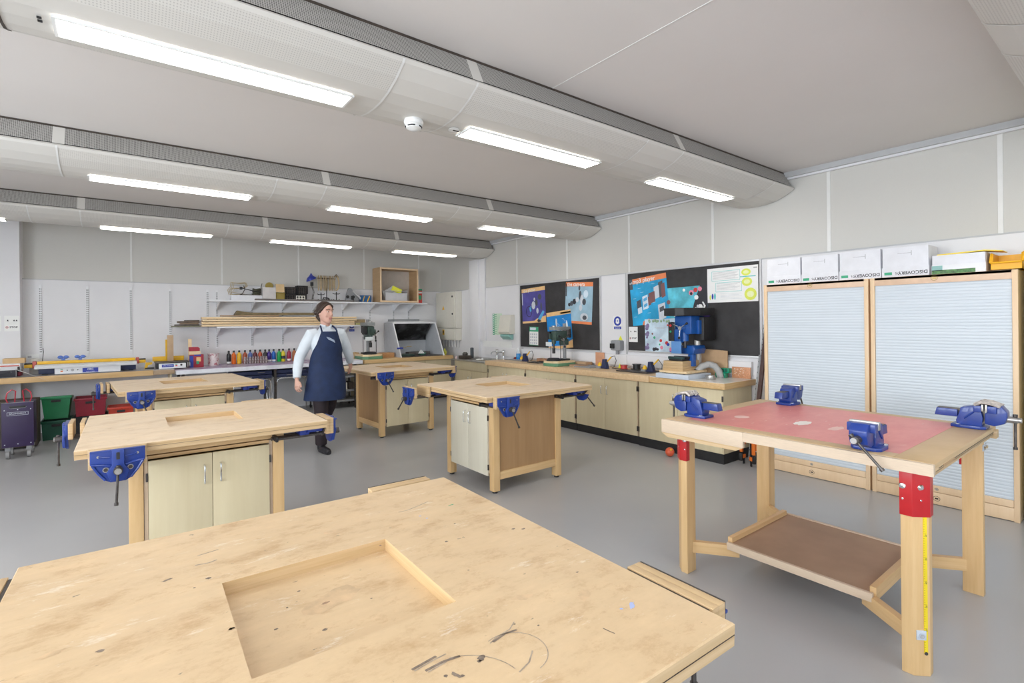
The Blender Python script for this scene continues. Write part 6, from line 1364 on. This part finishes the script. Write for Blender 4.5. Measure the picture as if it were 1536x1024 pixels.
# orange clamps on the floor
for k, (x, y, lb) in enumerate(((5.20, 2.77, 'orange and black bar clamp nearest the cupboard end on the floor'), (5.34, 2.70, 'orange and black bar clamp behind the first one'), (5.14, 2.66, 'orange and black bar clamp closest to the shutter cabinet'))):
    t = thing('bar_clamp', lb, 'clamp', (x, y, 0), .5*k, 'orange bar clamps on the floor'); b = MB(); b.box(-.012, .012, -.005, .005, 0, .30, BLACK); b.build('bar', t)
    b = MB(); b.box(-.06, .02, -.014, .014, .20+.02*k, .25+.02*k, ORANGE, .006); b.box(-.06, -.03, -.014, .014, .13, .21+.02*k, ORANGE, .006); b.build('trigger_grip', t)
    b = MB(); b.box(-.05, .02, -.013, .013, .06, .10, ORANGE, .005); b.box(-.07, -.045, -.016, .016, .04, .12, BLACK, .004); b.build('jaw', t)
simple('orange_ball', 'orange red ball on the floor by the cupboards, beside the left bench leg', 'ball', lambda b: (b.ball((4.84, 3.43, .05), .05, pm('ball_orange', (.72, .12, .05), .35)), b.ball((4.82, 3.40, .083), .013, YEL)))

# ------------------------------------------------------------------ the person walking between the benches
def remeshed(mb, name, parent, vox, smooth=3, mats=None):
    me = mb.mesh('tmp'); o = bpy.data.objects.new('tmp', me); COL.objects.link(o)
    m = o.modifiers.new('r', 'REMESH'); m.mode = 'VOXEL'; m.voxel_size = vox; m.use_smooth_shade = True
    s = o.modifiers.new('s', 'SMOOTH'); s.factor = .5; s.iterations = smooth
    dg = bpy.context.evaluated_depsgraph_get(); dg.update()
    me2 = bpy.data.meshes.new_from_object(o.evaluated_get(dg)); me2.name = name
    mt = me.materials[0]; me2.materials.clear(); me2.materials.append(mt)
    for p in me2.polygons: p.use_smooth = True; p.material_index = 0
    bpy.data.objects.remove(o); bpy.data.meshes.remove(me)
    r = bpy.data.objects.new(name, me2); COL.objects.link(r); r.parent = parent; return r
SKIN, n_, l_, b_ = nt('skin'); b_.inputs['Base Color'].default_value = (.62, .36, .28, 1); b_.inputs['Roughness'].default_value = .5; b_.inputs['Subsurface Weight'].default_value = .08; b_.inputs['Subsurface Radius'].default_value = (.02, .008, .004)
SHIRT = pm('pale_shirt_cloth', (.66, .72, .78), .75, var=.05, scale=10, bmp=.1)
APRON = pm('navy_apron_cloth', (.008, .022, .075), .75, var=.25, scale=8, bmp=.15)
TROUS = pm('black_trouser_cloth', (.022, .014, .018), .8, var=.2)
SHOE = pm('black_shoe_leather', (.018, .018, .022), .4)
HAIR = pm('dark_brown_hair', (.035, .018, .012), .5, var=.4, scale=60, sc3=(1, 1, .2))
pr = thing('person', 'person in a pale long sleeved shirt and navy apron walking forward beside the far workbench', 'person', (1.95, 6.2, 0), 0)
HC = Vector((0, .0, 0)); HR = Matrix.Translation((-.015, -.005, 0)) @ Matrix.Rotation(R(24), 4, 'Z')
b = MB()
# head
b.loft([((0, -.058, 1.528), .018, .022), ((0, -.050, 1.538), .034, .036), ((0, -.032, 1.556), .050, .058), ((0, -.014, 1.59), .062, .078), ((0, -.002, 1.63), .071, .090), ((0, .002, 1.67), .076, .096), ((0, .005, 1.71), .074, .094), ((0, .008, 1.745), .062, .079), ((0, .010, 1.768), .040, .052), ((0, .012, 1.780), .015, .02)], SKIN, T=HR)
b.tube([(0, -.084, 1.672), (0, -.102, 1.650), (0, -.113, 1.628), (0, -.098, 1.616)], [.008, .011, .0145, .010], SKIN, 8, T=HR)
for s in (-1, 1):
    b.ball((s*.075, .012, 1.645), .02, SKIN, (.35, .8, 1.4), T=HR); b.ball((s*.034, -.066, 1.618), .022, SKIN, (1, .7, .9), T=HR)
    b.tube([(s*.012, -.090, 1.684), (s*.032, -.088, 1.690), (s*.055, -.070, 1.684)], .008, SKIN, 6, T=HR)
b.tube([(-.02, -.088, 1.585), (0, -.093, 1.585), (.02, -.088, 1.585)], .008, SKIN, 6, T=HR)
b.ball((0, -.068, 1.545), .02, SKIN, T=HR)
b.tube([(0, .03, 1.40), (-.002, .022, 1.48), (-.012, .012, 1.56), (-.014, .005, 1.60)], [.062, .056, .054, .056], SKIN, 16)
# trunk and legs (inside the clothes)
b.loft([((0, .02, .86), .15, .10), ((0, .02, .95), .165, .11), ((0, .015, 1.05), .135, .095), ((0, .01, 1.15), .13, .09), ((0, .005, 1.28), .15, .105), ((0, .012, 1.37), .155, .095), ((0, .02, 1.43), .11, .065), ((0, .025, 1.455), .05, .045)], SKIN)
LA = [Vector((-.085, .02, .90)), Vector((-.09, -.06, .50)), Vector((-.085, -.03, .10))]; LB = [Vector((.085, .03, .90)), Vector((.045, .08, .52)), Vector((.00, .36, .16))]
for a in (LA, LB): b.tube([a[0], a[0].lerp(a[1], .5), a[1], a[1].lerp(a[2], .35), a[2]], [.085, .072, .052, .052, .034], SKIN, 14)
ARMS = [(-1, [Vector((-.165, .02, 1.405)), Vector((-.235, .035, 1.27)), Vector((-.300, .045, 1.13)), Vector((-.335, .01, 1.00)), Vector((-.352, -.035, .89))]), (1, [Vector((.165, .02, 1.405)), Vector((.225, .05, 1.29)), Vector((.285, .09, 1.18)), Vector((.325, .14, 1.10)), Vector((.352, .19, 1.03))])]
def hand(b, w, d, out, side):
    """w wrist, d pointing direction, out away from the palm, thumb towards 'side'"""
    d = d.normalized(); side = (side-d*side.dot(d)).normalized(); nrm = d.cross(side).normalized()*(-1 if out else 1)
    b.tube([w-d*.02, w, w+d*.03, w+d*.075, w+d*.09], [.024, .024, .026, .024, .016], SKIN, 10)
    b.tube([w+d*.03+side*.016, w+d*.085+side*.022], .015, SKIN, 8); b.tube([w+d*.03-side*.016, w+d*.08-side*.026], .014, SKIN, 8)
    for k, (off, L_) in enumerate(((.034, .068), (.0115, .077), (-.0115, .071), (-.033, .056))):
        p = w+d*.08+side*off; sp = side*off*.25
        b.tube([p-d*.01, p+d*L_*.4+sp*.4+nrm*.006, p+d*L_*.72+sp*.7+nrm*.022, p+d*L_*.88+sp+nrm*.042], [.0098, .0092, .0084, .0072], SKIN, 8)
    t0 = w+d*.022+side*.020
    b.tube([t0, t0+d*.028+side*.026+nrm*.008, t0+d*.055+side*.032+nrm*.018, t0+d*.078+side*.028+nrm*.026], [.014, .0125, .0105, .0085], SKIN, 8)
for s, a in ARMS:
    b.tube(a, [.052, .046, .040, .036, .026], SKIN, 12); d = (a[4]-a[3]).normalized()
    if s < 0: hand(b, a[4]+d*.01, (d+Vector((0, -.05, -.4))).normalized(), True, Vector((.3, -1, 0)))
    else: hand(b, a[4]+d*.01, (d+Vector((.0, .1, -.5))).normalized(), False, Vector((-.3, -1, 0)))
remeshed(b, 'body', pr, .0055, 2)
# face details
for s in (-1, 1):
    e = MB(); e.ball((s*.031, -.0800, 1.662), .0120, pm('eye_white', (.62, .56, .52), .3), (1, .9, .55), T=HR); e.ball((s*.031, -.0872, 1.662), .0058, pm('iris_dark', (.06, .035, .02), .2), T=HR); e.build('eye', pr)
    e = MB(); e.tube([(s*.014, -.099, 1.688), (s*.034, -.096, 1.695), (s*.056, -.078, 1.687)], .0035, HAIR, 6, T=HR); e.build('eyebrow', pr)
e = MB(); e.tube([(-.024, -.0885, 1.588), (-.008, -.0965, 1.590), (0, -.0965, 1.588), (.008, -.0965, 1.590), (.024, -.0885, 1.588)], .0042, pm('lip', (.50, .17, .16), .45), 6, T=HR); e.tube([(-.02, -.0885, 1.582), (0, -.097, 1.579), (.02, -.0885, 1.582)], .005, pm('lip', (0, 0, 0)), 6, T=HR); e.build('mouth', pr)
h = MB(); h.ball((0, .024, 1.690), .1, HAIR, (.84, .90, 1.04), T=HR); h.ball((0, -.01, 1.738), .06, HAIR, (1.05, 1.05, .85), T=HR)
for s in (-1, 1): h.tube([(s*.02, -.058, 1.755), (s*.058, -.048, 1.73), (s*.074, -.022, 1.69), (s*.078, .01, 1.66), (s*.06, .06, 1.62)], [.016, .020, .018, .016, .02], HAIR, 8, T=HR)
h.ball((0, .135, 1.66), .042, HAIR, T=HR); h.tube([(0, .10, 1.62), (0, .085, 1.58), (0, .075, 1.55)], [.05, .035, .02], HAIR, 8, T=HR)
remeshed(h, 'hair', pr, .006, 2)
# shirt
s_ = MB()
s_.loft([((0, .02, .84), .20, .135), ((0, .02, .95), .19, .13), ((0, .015, 1.06), .165, .118), ((0, .01, 1.16), .165, .116), ((0, .0, 1.28), .182, .132), ((0, .010, 1.37), .182, .118), ((0, .02, 1.43), .135, .085), ((0, .022, 1.462), .078, .066), ((-.004, .02, 1.49), .066, .060)], SHIRT)
for s, a in ARMS: s_.tube([Vector((s*.12, .02, 1.405))]+a[:4]+[a[3].lerp(a[4], .96)], [.064, .072, .068, .060, .054, .044], SHIRT, 14)
s_.tube([(-.02, -.045, 1.49), (-.06, .0, 1.505), (-.05, .06, 1.51), (.03, .065, 1.51), (.06, .01, 1.505), (.03, -.045, 1.485)], .014, SHIRT, 8)
remeshed(s_, 'shirt', pr, .008, 3)
# trousers, shoes
t_ = MB()
t_.loft([((0, .03, .98), .165, .115), ((0, .03, .90), .18, .125), ((0, .03, .82), .175, .12)], TROUS)
for a in (LA, LB): t_.tube([a[0], a[0].lerp(a[1], .5), a[1], a[1].lerp(a[2], .4), a[2]+Vector((0, 0, -.01))], [.105, .096, .080, .076, .066], TROUS, 16)
remeshed(t_, 'trousers', pr, .009, 3)
def shoe(ank, heel, toe, lift):
    q = MB(); z = Vector((0, 0, 1)); f = (toe-heel).normalized(); w = f.cross(z).normalized()
    q.tube([ank+z*.03, ank-z*.01, heel.lerp(toe, .16)+z*.045], [.045, .05, .046], SHOE, 12)
    q.tube([heel+z*.034, heel.lerp(toe, .25)+z*.045, heel.lerp(toe, .5)+z*.042, heel.lerp(toe, .78)+z*.034, toe+z*.028-f*.02], [.031, .040, .041, .040, .027], SHOE, 12)
    q.tube([heel.lerp(toe, .1)+z*.012+w*.02, heel.lerp(toe, .55)+z*.014+w*.026, toe-f*.03+z*.014+w*.012], .013, SHOE, 8); q.tube([heel.lerp(toe, .1)+z*.012-w*.02, heel.lerp(toe, .55)+z*.014-w*.026, toe-f*.03+z*.014-w*.012], .013, SHOE, 8)
    return q
q = shoe(LA[2], Vector((-.09, .02, .0)), Vector((-.055, -.26, .0)), 0); remeshed(q, 'shoe', pr, .006, 2)
q = shoe(LB[2], Vector((.0, .40, .12)), Vector((.02, .20, .0)), 0); remeshed(q, 'shoe', pr, .006, 2)
# apron: skirt wrapped round the hips, bib, straps
def apron_sheet(rows, nseg=26, thick=.006):
    """rows: (z, rx, ry, cx, cy, half angle in degrees, fold)"""
    q = MB(); k = q.mi(APRON); O, I = [], []
    for (z, rx, ry, cx, cy, ha, fold) in rows:
        ro, ri = [], []
        for i in range(nseg+1):
            a = R(-90)+R(ha)*(2*i/nseg-1); w = 1+fold*math.sin(i*1.15+z*3)*.5+fold*math.sin(i*.53)*.6
            ro.append(q.bm.verts.new((cx+rx*w*math.cos(a), cy+ry*w*math.sin(a), z))); ri.append(q.bm.verts.new((cx+(rx*w-thick)*math.cos(a), cy+(ry*w-thick)*math.sin(a), z)))
        O.append(ro); I.append(ri)
    F = q.bm.faces.new
    for r in range(len(rows)-1):
        for i in range(nseg): F((O[r][i], O[r][i+1], O[r+1][i+1], O[r+1][i])); F((I[r][i+1], I[r][i], I[r+1][i], I[r+1][i+1]))
        for i in (0, nseg): F((O[r][i], O[r+1][i], I[r+1][i], I[r][i]))
    for r in (0, -1):
        for i in range(nseg): F((O[r][i], I[r][i], I[r][i+1], O[r][i+1]))
    bmesh.ops.recalc_face_normals(q.bm, faces=list(q.bm.faces)); return q
q = apron_sheet([(1.43, .19, .140, 0, .012, 30, 0), (1.36, .190, .145, 0, .012, 38, 0), (1.28, .195, .148, 0, .006, 48, .002), (1.20, .190, .140, 0, .008, 68, .004), (1.12, .186, .136, 0, .012, 95, .006), (1.02, .200, .146, 0, .018, 112, .010), (.92, .218, .162, 0, .016, 122, .018), (.80, .232, .185, -.003, .02, 126, .028), (.70, .240, .205, -.008, .03, 128, .04), (.62, .244, .215, -.012, .035, 128, .055)])
ap = q.build('apron', pr, ang=70)
for s in (-1, 1):
    q = MB(); q.tube([(s*.088, -.112, 1.43), (s*.085, -.075, 1.462), (s*.074, -.01, 1.492), (s*.045, .07, 1.50), (0, .088, 1.50)], .010, APRON, 8); q.build('neck_strap', ap)
q = MB(); T = Matrix(((1, 0, 0, 0), (0, 0, -1, -.1465), (0, 1, 0, 1.335), (0, 0, 0, 1))); LGm = pm('apron_print', (.42, .50, .62), .6)
for k in range(3): q.tube([(-.045+.01*k, .03-.014*k, .0), (-.01+.01*k, .018-.014*k, .0012), (.045+.004*k, -.012-.012*k, -.003)], .004, LGm, 6, T=T)
q.build('emblem', ap)

# ------------------------------------------------------------------ light and camera
W = bpy.data.worlds.new('World'); sc.world = W; W.use_nodes = True
bg = W.node_tree.nodes['Background']; bg.inputs[0].default_value = (.80, .90, 1.0, 1); bg.inputs[1].default_value = 2.2
def area(name, loc, rot, sx, sy, e, col):
    l = bpy.data.lights.new(name, 'AREA'); l.shape = 'RECTANGLE'; l.size = sx; l.size_y = sy; l.energy = e; l.color = col
    o = bpy.data.objects.new(name, l); COL.objects.link(o); o.location = loc; o.rotation_euler = rot; return o
for y0, y1 in WINS: area('daylight_and_fill', (XL-.3, (y0+y1)/2, 1.75), (0, R(-90), 0), 1.5, y1-y0, 135, (.90, .95, 1.0))
for x0, x1 in WF_ADDED: area('daylight_and_fill', ((x0+x1)/2, YF-.3, 1.75), (R(90), 0, 0), x1-x0, 1.5, 14, (.86, .93, 1.0))  # weak fill through the added windows behind the camera

cam = bpy.data.cameras.new('Camera'); co = bpy.data.objects.new('Camera', cam); COL.objects.link(co)
cam.sensor_width = 36; cam.sensor_fit = 'HORIZONTAL'
F_, YAW, ROLL, HZ = 761.36, 0.655284, -0.0105592, 482.58
cam.lens = 36*F_/1536
cam.shift_x = 0; cam.shift_y = -(512-HZ)/1536
fw = Vector((math.sin(YAW), math.cos(YAW), 0)); r0 = Vector((math.cos(YAW), -math.sin(YAW), 0)); u0 = Vector((0, 0, 1))
rt = r0*math.cos(ROLL)+u0*math.sin(ROLL); up = u0*math.cos(ROLL)-r0*math.sin(ROLL)
M = Matrix((rt, up, -fw)).transposed().to_4x4(); M.translation = Vector((0, 0, 1.52)); co.matrix_world = M
cam.clip_start = .05
sc.camera = co
sc.view_settings.view_transform = 'Standard'; sc.view_settings.look = 'None'; sc.view_settings.gamma = 1; sc.view_settings.use_curve_mapping = False
sc.view_settings.exposure = .14
try:
    sc.cycles.max_bounces = 8; sc.cycles.diffuse_bounces = 5; sc.cycles.use_denoising = True
except Exception: pass
